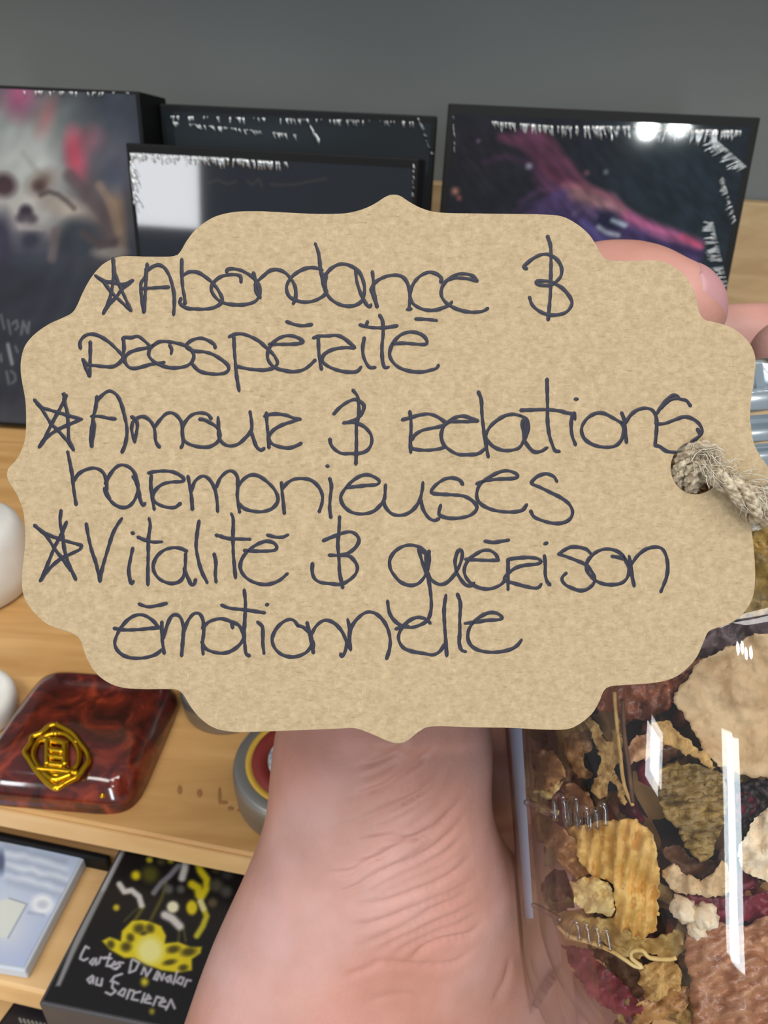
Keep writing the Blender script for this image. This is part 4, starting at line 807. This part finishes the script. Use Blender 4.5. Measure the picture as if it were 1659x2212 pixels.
# ------------------------------------------------------------------ the kraft tag
ZT = .078; KP = ZT / FPX
outline = [(600,461),(557,459),(506,461),(463,472),(427,496),(405,523),(391,546.5),(376,556),(325.5,557),(275,556),(253,559),(224,573.6),(199,602.5),(181,635),(170,660),(159,677),(137,689),(108.5,702),(79.6,722),(58,747),(49,776),(48,805),(52.4,834),(58,866.5),(59.7,906),(58,942.5),(50.6,971),(36,997),(24,1009),(18,1022),(22,1040),(40,1069),(52,1101),(57,1137),(57,1181),(52,1224),(51,1268),(60,1300),(83,1329),(108.5,1349),(145,1362),(163,1369),(177,1383),(188,1416),(206,1448),(231.5,1470),(264,1483),(307,1486.5),(362,1486.5),(383,1488),(398,1499),(416,1528),(438,1553),(467,1571.5),(506,1579),(542,1579),(600,1577),(665,1574.6),(730,1572),(766,1571),(800,1582),(839,1599),(863,1603.6),(882,1596),(906,1577),(935,1567),(1027,1569),(1100,1570),(1167,1573.6),(1218,1573.6),(1245,1565),(1275,1541.6),(1292,1514.6),(1302,1491),(1316,1481),(1353,1477.6),(1403,1474),(1444,1466),(1474,1449),(1501,1420),(1518,1383),(1528,1363),(1551.5,1353),(1582,1341),(1609,1316),(1622,1292),(1627,1265),(1628,1231.6),(1625.6,1191),(1622,1157.5),(1620.5,1130),(1630,1090),(1652,1050),(1663,1024),(1656.5,1010),(1637,982),(1624,954),(1619,920),(1617,902),(1619,868),(1624,834),(1627,807),(1629,780),(1622,753),(1605,730),(1578,710),(1548,699.5),(1521,693),(1509,679),(1503,652),(1491,619),(1471,592),(1440,571.5),(1413,565),(1369.5,566),(1319,565),(1302,558),(1289,538),(1272,511),(1245,487),(1211,470),(1167,466),(1100,465),(1030,464),(951,462),(914,454),(885.5,440),(864,426),(849,423.5),(835,427),(806,445),(777,457),(741,464),(687,465),(640,463)]
TO = P(829.5, 1106, ZT)
tagm = Matrix(((Rt[0], Up[0], -Fw[0], TO[0]), (Rt[1], Up[1], -Fw[1], TO[1]), (Rt[2], Up[2], -Fw[2], TO[2]), (0, 0, 0, 1)))
gt = thing('gift_tag', 'large scalloped kraft paper tag covered in dark handwriting', 'tag', TO); gt.matrix_world = tagm
def tl(x, y): return ((x - 829.5) * KP, (1106.0 - y) * KP)
cu = bpy.data.curves.new('tag_outline', 'CURVE'); cu.dimensions = '2D'; cu.fill_mode = 'BOTH'; cu.extrude = .00020; cu.bevel_depth = .00006; cu.bevel_resolution = 1
sp = cu.splines.new('POLY'); pts = [tl(*p) for p in spline(outline + [outline[0]], 6.0)[:-1]]
sp.points.add(len(pts) - 1); sp.use_cyclic_u = True
for i, (x, y) in enumerate(pts): sp.points[i].co = (x, y, 0, 1)
sp = cu.splines.new('POLY'); HC = (1501, 1011); sp.points.add(63); sp.use_cyclic_u = True
for i in range(64):
    a = 2 * math.pi * i / 64; x, y = tl(HC[0] + 55 * math.cos(a), HC[1] + 58 * math.sin(a)); sp.points[i].co = (x, y, 0, 1)
tmp = bpy.data.objects.new('tmp', cu); col.objects.link(tmp)
dg = bpy.context.evaluated_depsgraph_get(); pm = bpy.data.meshes.new_from_object(tmp.evaluated_get(dg)); bpy.data.objects.remove(tmp)
pm.name = 'paper_card'; pm.materials.clear(); pm.materials.append(M['kraft'])
po = bpy.data.objects.new('paper_card', pm); col.objects.link(po); po.parent = gt
def local_obj(name, mb, m, lab=None):
    o = mesh_obj(name, mb.v, mb.f, m); o.parent = gt
    if lab: o['label'] = lab
    return o
mb = MB(); NR = 64; prof = [(66, -.00001), (70, .00003), (76, .00003), (82, -.00001)]               # pressed ring around the eyelet
v = []
for r, h in prof:
    for k in range(NR):
        a = 2 * math.pi * k / NR; x, y = tl(HC[0] + r * math.cos(a), HC[1] + r * 1.04 * math.sin(a)); v.append((x, y, .00025 + h))
mb.add(v, [(i * NR + (k + 1) % NR, i * NR + k, (i + 1) * NR + k, (i + 1) * NR + (k + 1) % NR) for i in range(3) for k in range(NR)])
local_obj('eyelet_ring', mb, M['kraft'], 'pressed ring around the punched hole')

# handwriting, stroke by stroke. tiles: origin of the traced crop; coordinates are in quarter pixels
TA, TB, TC, TD, TE, TF, TG, TH, TI, TJ, TK = (160, 510), (560, 510), (900, 510), (60, 820), (460, 820), (860, 810), (1230, 810), (60, 1090), (460, 1090), (820, 1140), (1080, 1140)
INK = [
 ('star_mark', 'star before Abondance', TA, ["347,205 362,330 400,430 450,540 500,650", "500,650 390,550 320,480 270,410 195,350", "195,350 270,395 350,410 430,425 515,390", "515,390 420,470 375,530 300,610 262,675", "262,675 310,570 340,440 350,330 347,205"]),
 ('handwritten_word', 'Abondance', TA, ["640,250 625,350 585,420 590,520 610,665", "632,290 628,400 622,520 612,660", "645,300 690,270 740,258 790,285 830,350 855,430 870,510 872,600 866,685", "590,462 690,455 825,448",
    "937,210 937,330 945,450 960,530 965,590", "930,545 920,580 945,610 985,630", "945,350 1000,318 1070,320 1140,360 1210,420 1260,490 1285,550 1270,590 1210,625 1130,637 1050,635 985,630 930,600",
    "1325,320 1325,300 1370,290 1450,305 1530,350 1580,400 1610,460 1600,530 1560,575 1480,598 1400,600 1320,590 1260,565 1215,520 1190,465 1210,410 1260,365 1320,345 1390,340 1440,355 1447,405",
    "1553,325 1575,400 1600,480 1612,540", "1568,420 1572,480 1605,535", "1590,395 1640,350 1690,310 1750,297 1820,320 1875,375 1910,440 1918,510 1910,560 1895,590"]),
 ('handwritten_word', None, TB, ["545,300 500,285 440,280 370,300 300,345 250,410 240,470 265,530 330,565 410,577 490,560 560,520 585,480", "487,75 515,160 530,280 545,380 560,450 580,500", "540,320 560,380 572,450",
    "575,340 620,290 680,255 740,250 810,275 865,320 900,400 910,480 890,560 840,600 770,612 690,595 620,550 580,490 570,420 580,350", "835,300 840,380 865,470 900,550 930,600 955,620 965,600",
    "977,315 985,390 990,480 1005,560 1018,620", "965,475 990,420 1040,380 1110,352 1190,345 1250,370 1285,430 1300,510 1298,580 1292,640", "968,480 985,520 1010,600", "1278,640 1310,635",
    "1565,405 1570,370 1530,335 1465,320 1400,345 1350,390 1315,450 1300,520 1320,580 1370,620 1440,645 1520,645 1600,620 1645,595 1660,575"]),
 ('handwritten_word', None, TC, ["520,395 480,350 420,335 350,338 290,370 240,410 215,460 212,520 245,575 300,615 370,645 450,662 530,662 580,650 610,630", "265,385 330,370 400,372 460,380 520,395"]),
 ('ampersand_mark', 'ampersand after Abondance', TC, ["945,290 920,272 970,225 1030,185 1090,165 1150,172 1210,215 1245,280 1240,350 1200,400 1150,430 1080,432 1030,415 1035,395 1090,395 1150,400 1190,420 1250,455 1305,515 1335,580 1310,640 1260,675 1180,688 1110,680 1040,645 990,595 970,535", "1125,10 1150,90 1155,200 1153,350 1150,500 1140,620 1130,730"]),
 ('handwritten_word', 'prospérité', TA, ["150,920 150,1000 148,1100 145,1215", "65,975 62,920 100,870 160,852 230,870 310,920 380,985 430,1045 410,1090 350,1130 270,1132 190,1122 130,1115 85,1070", "90,1075 110,1140 140,1215",
    "430,900 440,880 500,882 560,872 610,905 660,955 640,970 560,985 490,1010 455,1045 450,1090 480,1135 530,1148 600,1132 680,1110 785,1095", "435,895 440,970 435,1040 445,1100",
    "845,1020 850,985 832,945", "690,950 740,920 800,915 870,925 950,945 1010,980 1040,1030 1030,1080 990,1120 930,1138 850,1142 770,1125 700,1090 655,1040 660,985 690,950",
    "1225,970 1215,940 1170,910 1110,888 1050,895 1000,920 975,955 1010,985 1060,1000 1130,1005 1200,1025 1270,1065 1330,1115 1340,1155 1310,1185 1240,1197 1160,1190 1090,1170 1040,1125 1020,1090",
    "1385,880 1390,1000 1400,1120 1410,1220 1430,1340", "1345,875 1390,855 1450,850 1520,870 1600,912 1650,955 1700,1000 1740,1050 1760,1100 1730,1140 1660,1160 1600,1160 1500,1150 1415,1130"]),
 ('handwritten_word', None, TB, ["90,940 200,940 300,938 350,932 380,918 350,890 290,868 230,868 170,890 120,930 85,985 75,1050 100,1105 150,1145 220,1165 300,1175 380,1160 440,1120 485,1075", "240,745 310,770 380,780 455,770",
    "470,885 520,870 600,868 660,862 720,880 780,925 825,968 760,968 680,975 610,995 560,1030 545,1075 570,1110 630,1145 710,1170 800,1180 850,1170 880,1135", "512,890 515,980 525,1080 540,1155",
    "908,885 895,960 900,1040 930,1110 960,1140 1000,1138", "935,745 922,782", "1040,690 1065,740 1070,850 1060,960 1065,1080 1085,1140 1115,1135", "870,772 930,790 1020,798 1100,795 1190,780",
    "1150,935 1250,930 1350,938 1430,940 1448,915 1420,870 1360,840 1290,835 1220,860 1160,920 1130,990 1130,1050 1170,1110 1230,1150 1310,1172 1400,1178 1480,1162 1530,1145 1545,1120", "1350,722 1440,725 1530,735"]),
 ('star_mark', 'star before Amour', TD, ["325,125 320,190 280,270 225,370 165,490 110,585", "110,585 190,490 280,430 380,385 475,345", "475,345 400,325 300,295 200,265 130,240 70,180", "70,180 140,270 210,380 270,440 340,520 405,610", "405,610 365,510 360,400 350,280 330,200 345,140", "315,130 335,150 320,170"]),
 ('handwritten_word', 'Amour', TD, ["608,150 595,250 575,330 560,430 555,500 560,580", "572,340 585,420 570,520 562,580", "600,195 640,150 690,110 730,105 780,140 815,210 840,300 860,390 865,470 850,560 822,630", "560,320 630,320 700,335 765,342",
    "905,325 935,340", "945,345 955,400 945,470 932,540", "915,370 905,430 920,500 932,540", "915,370 945,340 1000,322 1050,345 1090,395 1105,450 1110,520 1125,560 1145,585", "1105,410 1150,350 1200,300 1250,290 1300,320 1340,385 1340,450 1345,510 1345,560 1330,590",
    "1490,345 1530,350 1580,375 1640,415 1668,470 1665,500 1640,545 1580,580 1510,585 1430,570 1370,540 1345,490 1345,410 1380,350 1430,305 1500,290 1560,305 1590,340"]),
 ('handwritten_word', None, TE, ["50,330 55,420 60,500 90,550 150,575 220,560 280,510 330,450 340,390 325,280", "330,440 350,500 380,580 420,612 445,595", "465,290 470,380 480,480 488,590", "450,320 490,305 560,300 640,312 700,335 757,345", "757,345 690,365 600,395 530,435 495,480 490,520 520,560 590,585 660,592 720,575 765,552"]),
 ('ampersand_mark', 'ampersand after Amour', TE, ["1045,300 1090,250 1150,205 1220,175 1270,190 1305,230 1290,290 1255,330 1200,360 1130,378", "1130,378 1200,370 1260,385 1320,420 1365,480 1370,550 1335,610 1270,638 1190,640 1110,638 1050,600 1020,560 1012,515", "1210,95 1250,150 1260,230 1260,310 1240,400 1240,520 1238,640 1235,730"]),
 ('handwritten_word', 'relations', TF, ["100,318 110,400 110,500 105,580 108,670", "35,390 110,370 180,350 260,340 330,360 390,400 410,420 370,445 290,462 210,480 150,515 118,560", "110,620 130,640 200,650 280,650 350,640 400,625",
    "400,430 450,405 540,405 620,405 685,400", "685,400 620,375 560,358 490,370 430,405 390,450 370,520 385,590 430,640 510,685 600,690 690,680 750,635", "690,150 715,220 720,330 730,430 745,540 760,630 775,710",
    "1050,355 990,342 920,355 850,395 790,450 755,520 770,570 820,620 890,650 970,652 1040,630 1080,570 1110,500 1120,430 1100,380 1050,355", "1075,390 1065,440 1080,500 1085,560 1120,620 1170,665 1230,660 1280,630", "1090,385 1095,430 1095,480",
    "1280,40 1282,150 1285,280 1285,400 1300,520 1325,600 1350,655 1385,662", "1055,308 1150,305 1270,302 1380,312 1450,330 1510,340", "1500,345 1488,420 1495,520 1525,605", "1515,330 1522,385", "1522,212 1540,212"]),
 ('handwritten_word', None, TG, ["440,415 370,375 290,335 220,335 150,375 105,440 100,500 130,560 200,605 290,625 370,620 420,590 455,530 460,460 440,415", "443,330 465,390 475,470 485,585", "475,420 520,350 580,305 650,290 710,310 740,370 745,440 740,520 730,610",
    "745,340 780,280 830,220 880,180 920,185 945,210 1000,225 1035,270", "780,290 850,225 920,205 950,215", "735,415 760,425 820,420 900,390 980,365 1050,380 1110,425 1135,480 1120,520 1080,555 1045,580", "1095,470 1110,500 1120,520", "730,610 770,620 830,660 905,670"]),
 ('handwritten_word', 'harmonieuses', TD, ["355,625 375,720 395,830 405,930 415,1000 428,1080", "410,870 450,815 510,780 580,765 640,785 675,830 690,890 690,950", "680,900 720,820 770,760 820,738 880,755 925,800 950,870 960,940 945,1010 900,1080 840,1105 770,1085 715,1035 680,980 670,940", "915,840 945,890 965,960 980,1040 1005,1085 1020,1070", "680,950 715,1030",
    "1075,825 1070,900 1080,1000 1100,1120", "1050,808 1110,795 1200,790 1280,805 1350,850 1340,880 1250,885 1170,905 1110,955 1085,1020 1110,1060 1180,1095 1270,1105 1325,1070",
    "1390,835 1405,920 1420,1010 1428,1120", "1420,960 1450,880 1510,835 1560,850 1600,900 1625,960 1640,1050 1645,1140"]),
 ('handwritten_word', None, TE, ["35,930 70,850 130,795 180,795 215,840 220,920 215,1000 225,1080 235,1145", "225,920 270,860 330,825 390,830 450,865 520,930 560,1000 560,1060 510,1115 430,1140 350,1135 280,1115 230,1075",
    "595,890 600,960 610,1050 620,1155", "605,940 650,890 710,860 780,855 850,870 910,920 945,990 945,1060 920,1140", "1010,855 1025,920 1015,1020 1010,1110 1020,1190", "985,748 997,750",
    "1150,935 1230,925 1320,915 1410,908 1438,880 1400,845 1330,822 1260,840 1190,890 1130,960 1105,1020 1130,1090 1200,1145 1290,1160 1380,1140 1440,1090 1480,1030 1490,910", "1475,1050 1490,1100 1540,1155 1600,1172 1670,1160 1730,1120 1780,1050 1805,960 1812,890"]),
 ('handwritten_word', None, TF, ["195,1080 215,1160 260,1230 310,1255 350,1240", "555,945 530,910 470,890 400,900 330,945 285,1000 300,1022 370,1030 460,1035 560,1045 630,1080 675,1130 665,1175 610,1215 520,1235 430,1235 365,1215 350,1190 365,1125",
    "675,940 750,915 860,900 980,895 1028,880 1010,850 940,828 870,840 790,880 710,940 680,1000 680,1070 720,1120 800,1160 900,1180 1000,1182 1070,1165 1105,1120",
    "1365,920 1340,880 1280,855 1210,870 1160,910 1150,940 1220,970 1310,1015 1400,1060 1470,1115 1500,1180 1480,1240 1420,1275 1340,1280 1250,1260 1170,1225 1140,1175"]),
 ('star_mark', 'star before Vitalité', TH, ["298,50 290,150 310,260 330,400 370,520 425,645", "345,150 305,250 250,350 200,470 160,570 120,655", "120,655 200,550 290,470 380,425 460,385 475,350", "475,350 400,330 300,300 200,265 130,225 70,178", "70,178 170,270 250,390 320,480 380,570"]),
 ('handwritten_word', 'Vitalité', TH, ["515,165 530,260 560,390 600,510 632,660", "632,660 650,560 690,420 740,260 780,180 820,120", "915,375 895,470 880,560 890,640 905,680 920,660", "908,243 922,247", "1055,120 1065,180 1050,290 1048,420 1045,550 1045,690", "960,280 1020,305 1090,322 1165,320",
    "1380,400 1320,375 1250,372 1180,395 1120,450 1090,530 1110,600 1160,650 1240,678 1310,665 1350,620 1365,540 1370,420", "1355,550 1385,620 1420,690 1445,680 1455,645", "1485,140 1470,240 1460,360 1480,480 1510,580 1555,670", "1615,425 1630,500 1625,600 1632,665", "1632,262 1648,268"]),
 ('handwritten_word', None, TI, ["165,80 180,130 178,260 180,400 190,530 200,630", "65,270 130,290 220,295 325,298", "275,395 370,400 470,400 540,390 555,365 530,330 470,315 400,335 330,380 265,450 240,530 265,600 330,655 420,685 500,682 580,650 645,595", "475,262 550,280 610,278 650,260"]),
 ('ampersand_mark', 'ampersand after Vitalité', TI, ["955,310 1040,275 1120,245 1190,235 1240,260 1262,310 1230,370 1170,415 1090,435 1005,435", "1090,435 1170,440 1220,480 1248,540 1230,600 1170,655 1100,685 1020,680 930,668 880,635 860,580 862,505", "1095,105 1090,220 1080,340 1090,470 1095,580 1110,660 1122,715"]),
 ('handwritten_word', 'guérison', TJ, ["390,200 340,165 270,148 200,160 130,205 90,270 90,340 120,400 180,465 260,495 330,480 380,430 410,370 425,290 425,200", "335,185 360,270 385,350 415,420 435,530 445,640 440,720 415,790 360,830 280,855 200,845 130,800 85,730 68,630", "340,185 390,215 420,205", "400,220 400,280 405,350",
    "415,390 450,450 510,485 570,475 630,420 680,340 710,250 705,195 675,200 650,280 660,370 690,430 740,490 790,495 810,475", "740,270 830,275 930,280 1022,278", "1022,278 1000,230 950,195 890,195 830,225 770,270 735,330 730,390 760,450 820,500 900,525 970,520 1040,490 1080,450", "905,115 980,125 1050,115 1110,105",
    "1105,270 1105,360 1105,450 1105,530", "1110,270 1200,258 1290,255 1360,265 1390,290 1350,312 1260,320 1180,340 1120,380 1075,425 1085,455 1150,475 1240,500 1330,518 1370,510 1390,485", "1418,240 1425,320 1425,400 1440,460 1465,490", "1420,138 1440,130"]),
 ('handwritten_word', None, TK, ["775,220 740,185 680,168 610,165 550,190 500,225", "500,225 560,245 640,275 730,315 780,370 810,430 800,480 750,525 690,540 620,520 560,490 530,450 535,420 565,390", "960,245 1020,255 1060,270", "1065,270 1050,235 990,195 910,182 840,200 780,245 745,300 745,370 780,420 830,460 900,485 980,488 1050,470 1095,420 1105,350 1080,285 1060,250",
    "1107,245 1120,310 1130,400 1150,500", "1130,310 1180,240 1250,185 1330,165 1390,180 1425,240 1440,330 1430,420 1405,490 1380,550"]),
 ('handwritten_word', 'émotionnelle', TH, ["755,1065 850,1078 960,1075 1060,1065 1140,1060", "1140,1060 1090,1000 1020,955 950,950 880,985 820,1050 780,1120 760,1190 780,1250 840,1300 930,1322 1030,1315 1110,1290 1165,1250", "970,855 1040,878 1120,870 1205,850",
    "1165,1010 1165,1100 1170,1180 1185,1280", "1180,1150 1210,1040 1250,960 1300,950 1335,990 1350,1070 1345,1180 1335,1300", "1355,1090 1390,1000 1440,940 1490,940 1520,1000 1525,1100 1515,1190 1520,1285"]),
 ('handwritten_word', None, TI, ["-85,1060 -30,1010 40,985 100,985 170,1010 230,1040 260,1100 265,1160 220,1220 150,1265 80,1278 0,1265 -60,1235 -90,1180", "165,1010 175,1060", "275,735 285,850 280,980 275,1100 280,1200 290,1280 320,1300", "80,865 150,890 280,905 370,918 450,930",
    "390,1010 430,1050 435,1130 435,1200 445,1280", "466,862 478,858", "740,1045 700,995 650,990 590,1025 540,1085 515,1160 535,1230 590,1285 670,1310 750,1300 820,1260 855,1190 840,1110 790,1060 740,1040", "815,1015 830,1080 850,1180 870,1275", "850,1150 870,1200 865,1260",
    "850,1120 890,1050 940,1005 990,995 1050,1020 1100,1070 1135,1130 1155,1200 1140,1270 1115,1305 1105,1285", "1165,990 1180,1060 1180,1150 1190,1250", "1165,1170 1185,1240", "1175,1160 1200,1050 1260,970 1330,925 1400,935 1465,990 1510,1070 1530,1160 1525,1240 1500,1325"]),
 ('handwritten_word', None, TJ, ["140,870 200,850 245,845", "435,820 400,785 330,770 260,795 200,850 165,920 170,980 210,1035 290,1065 380,1080 460,1092 520,1060 560,1000", "570,580 555,700 560,850 570,980 578,1100", "670,570 695,650 690,780 690,900 685,990 705,1050 740,1065",
    "735,822 830,810 930,795 1020,790 1055,775 1020,740 960,728 890,750 820,800 770,870 760,950 790,1015 860,1055 960,1070 1060,1062 1140,1040 1190,1005 1220,965"]),
]
groups = []
for nm, lab, t0, strokes in INK:
    if lab is not None: groups.append((nm, lab, []))
    for s in strokes:
        pts = [tuple(float(k) for k in q.split(',')) for q in s.split()]
        groups[-1][2].append([(t0[0] + x / 3.9976, t0[1] + y / 3.9976) for x, y in pts])
rnd = random.Random(11)
for nm, lab, strokes in groups:
    mb = MB()
    for st in strokes:
        s = spline(st, 2.6); n = len(s)
        if n < 3: s = [s[0], .5 * (s[0] + s[-1]), s[-1]]; n = 3
        ph = rnd.uniform(0, 9); v = []; d0 = nrm(s[0] - s[1]); d1_ = nrm(s[-1] - s[-2])
        s = [s[0] + d0 * 3.2] + s + [s[-1] + d1_ * 3.2]; n += 2; z0 = .00031 + rnd.uniform(0, .00002)
        for i in range(n):
            t = s[min(i + 1, n - 1)] - s[max(i - 1, 0)]; t = t / (np.linalg.norm(t) + 1e-9); q = np.array([-t[1], t[0]])
            w = 3.75 + .4 * math.sin(i * .21 + ph) + .35 * math.sin(i * .77 + 2 * ph)
            if i in (0, n - 1): w *= .30
            for k, hh in ((-1, 0), (-.5, .00004), (.5, .00004), (1, 0)):
                x, y = tl(*(s[i] + q * w * k)); v.append((x, y, z0 + hh))
        mb.add(v, [(i * 4 + k, (i + 1) * 4 + k, (i + 1) * 4 + k + 1, i * 4 + k + 1) for i in range(n - 1) for k in range(3)])
    o = local_obj(nm, mb, M['ink'], ('handwritten word ' if nm == 'handwritten_word' else '') + lab)
    bm = bmesh.new(); bm.from_mesh(o.data)
    for ff in bm.faces:
        ff.normal_update()
        if ff.normal.z < 0: ff.normal_flip()
    bm.to_mesh(o.data); bm.free()

# ------------------------------------------------------------------ jute twine through the eyelet to the neck of the jar
def jute():
    m, nt, N, K, b = newmat('jute'); tc = N.new('ShaderNodeTexCoord')
    n = N.new('ShaderNodeTexNoise'); n.inputs['Scale'].default_value = 1500; n.inputs['Detail'].default_value = 4
    r = N.new('ShaderNodeValToRGB'); e = r.color_ramp.elements; e[0].position = .3; e[0].color = L(120, 98, 70); e[1].position = .7; e[1].color = L(222, 206, 178)
    K.new(tc.outputs['Object'], n.inputs['Vector']); K.new(n.outputs['Fac'], r.inputs[0]); K.new(r.outputs[0], b.inputs['Base Color'])
    b.inputs['Roughness'].default_value = .6; b.inputs['Sheen Weight'].default_value = .3; return m
M['jute'] = jute(); M['jute_pale'] = mat('jute_pale', L(214, 206, 190), rough=.5, vary=(900, L(180, 164, 136), .4, .7))
def T3(x, y, lift): return P(x, y, ZT) - Fw * lift
tw = thing('jute_twine', 'frayed jute twine knotted through the tag hole and tied round the jar neck', 'twine', T3(1501, 1011, .001))
def rope(name, path, rad, turns, plies=3, m='jute', yarns=5, flat=None):
    s = spline(path, .0005); n = len(s); mb = MB()
    ts = [nrm(s[min(i + 1, n - 1)] - s[max(i - 1, 0)]) for i in range(n)]
    u = nrm(np.cross(ts[0], [0.3, .9, .2])); fr = []
    for t in ts: u = nrm(u - t * (u @ t)); fr.append((u, np.cross(t, u)))
    for k in range(plies):
        for y in range(yarns):
            pts = []; rr = []
            for i in range(n):
                sp_ = 1.0 if flat is None else flat[0] + (flat[1] - flat[0]) * i / (n - 1)
                a = 2 * math.pi * (k / plies + turns * i / n); b = 2 * math.pi * (y / yarns - 2.2 * turns * i / n) + k
                c = s[i] + (fr[i][0] * math.cos(a) + fr[i][1] * math.sin(a)) * rad * .52 * sp_
                c = c + (fr[i][0] * math.cos(b) + fr[i][1] * math.sin(b)) * rad * .30 * sp_
                pts.append(c); rr.append(rad * .27)
            mb.tube(pts, rr, 5)
    return mb.build(name, M[m], tw)
rope('knot_loop', [T3(1478, 1062, -.0016), T3(1466, 1030, -.0004), T3(1472, 990, .0007), T3(1496, 968, .0013), T3(1524, 974, .0013), T3(1538, 996, .0006), T3(1530, 1020, -.0006), T3(1506, 1036, -.0014)], .00088, 3)
rope('knot_loop', [T3(1526, 968, -.0010), T3(1508, 990, .0006), T3(1488, 1014, .0010), T3(1488, 1044, .0004), T3(1504, 1060, -.0012)], .00088, 2.2)
rope('knot_loop', [T3(1462, 996, -.0020), T3(1490, 984, -.0004), T3(1520, 990, .0008), T3(1544, 1012, .0002), T3(1548, 1036, -.0014)], .0008, 2)
rope('knot_back', [T3(1470, 1060, -.0026), T3(1500, 1046, -.0022), T3(1530, 1040, -.0020), T3(1556, 1010, -.0024)], .0010, 2)
rope('knot_back', [T3(1462, 1075, -.0034), T3(1500, 1066, -.0030), T3(1540, 1056, -.0030), T3(1572, 1030, -.0034)], .0010, 2)
NK = lambda a, t, r: A0 + DN * t + r * (math.cos(a) * nrm(np.cross(DN, Rt)) + math.sin(a) * nrm(np.cross(DN, np.cross(DN, Rt))))
rope('tail_strand', [T3(1510, 1006, -.0006), T3(1526, 1022, .0012), T3(1552, 1046, .0021), T3(1584, 1074, .0023), T3(1616, 1102, .0018), T3(1648, 1118, -.0010), T3(1668, 1112, -.0070), P(1672, 1096, .0935)], .00125, 3.2, 3, 'jute', 6, (.8, 1.45))
rope('tail_strand', [T3(1520, 1012, -.0004), T3(1546, 1032, .0014), T3(1580, 1054, .0022), T3(1614, 1076, .0021), T3(1648, 1084, .0006), T3(1676, 1070, -.0060), P(1676, 1066, .0925)], .0008, 3.0, 3, 'jute', 5, (.8, 1.5))
rope('tail_strand', [T3(1612, 1150, -.0012), T3(1630, 1136, -.0010), T3(1655, 1118, -.0006), T3(1700, 1090, -.0020)], .0009, 1.5, 3, 'jute_pale', 5, (.9, 1.2))
rope('neck_loop', [NK(a * 2 * math.pi / 24, -.0318 + .0004 * math.sin(a), .0196) for a in range(26)], .0013, 16, 3)
rope('neck_loop', [NK(a * 2 * math.pi / 24 + .5, -.0293 + .0004 * math.cos(a), .0203) for a in range(26)], .0013, 16, 3)
mb = MB(); rnd = random.Random(21)
for k in range(150):                                           # loose fibres
    s_ = rnd.random(); bx, by, bl = 1480 + 190 * s_, 985 + 125 * s_ * rnd.uniform(.75, 1.1) + rnd.uniform(-26, 26), .0014 + rnd.uniform(0, .0014)
    an = rnd.gauss(.65, .55); ln = rnd.uniform(18, 70); c1 = rnd.uniform(-14, 14)
    p0 = T3(bx, by, bl); p1 = T3(bx + ln * .5 * math.cos(an) - c1 * math.sin(an), by + ln * .5 * math.sin(an) + c1 * math.cos(an), bl + rnd.uniform(-.0002, .0008)); p2 = T3(bx + ln * math.cos(an), by + ln * math.sin(an), max(bl + rnd.uniform(-.0012, .0006), .0004))
    mb.tube(spline([p0, p1, p2], .0008), .000045, 4)
for q in ([(1472, 1000), (1490, 978), (1530, 972), (1545, 982)], [(1560, 1030), (1590, 1048), (1630, 1056), (1662, 1046)], [(1545, 1060), (1570, 1088), (1610, 1118)], [(1600, 1040), (1640, 1034), (1665, 1020)]):
    mb.tube([T3(x, y, .0024) for x, y in spline(q, 8)], .00006, 4)
mb.build('loose_fibre', M['jute_pale'], tw)['kind'] = 'stuff'
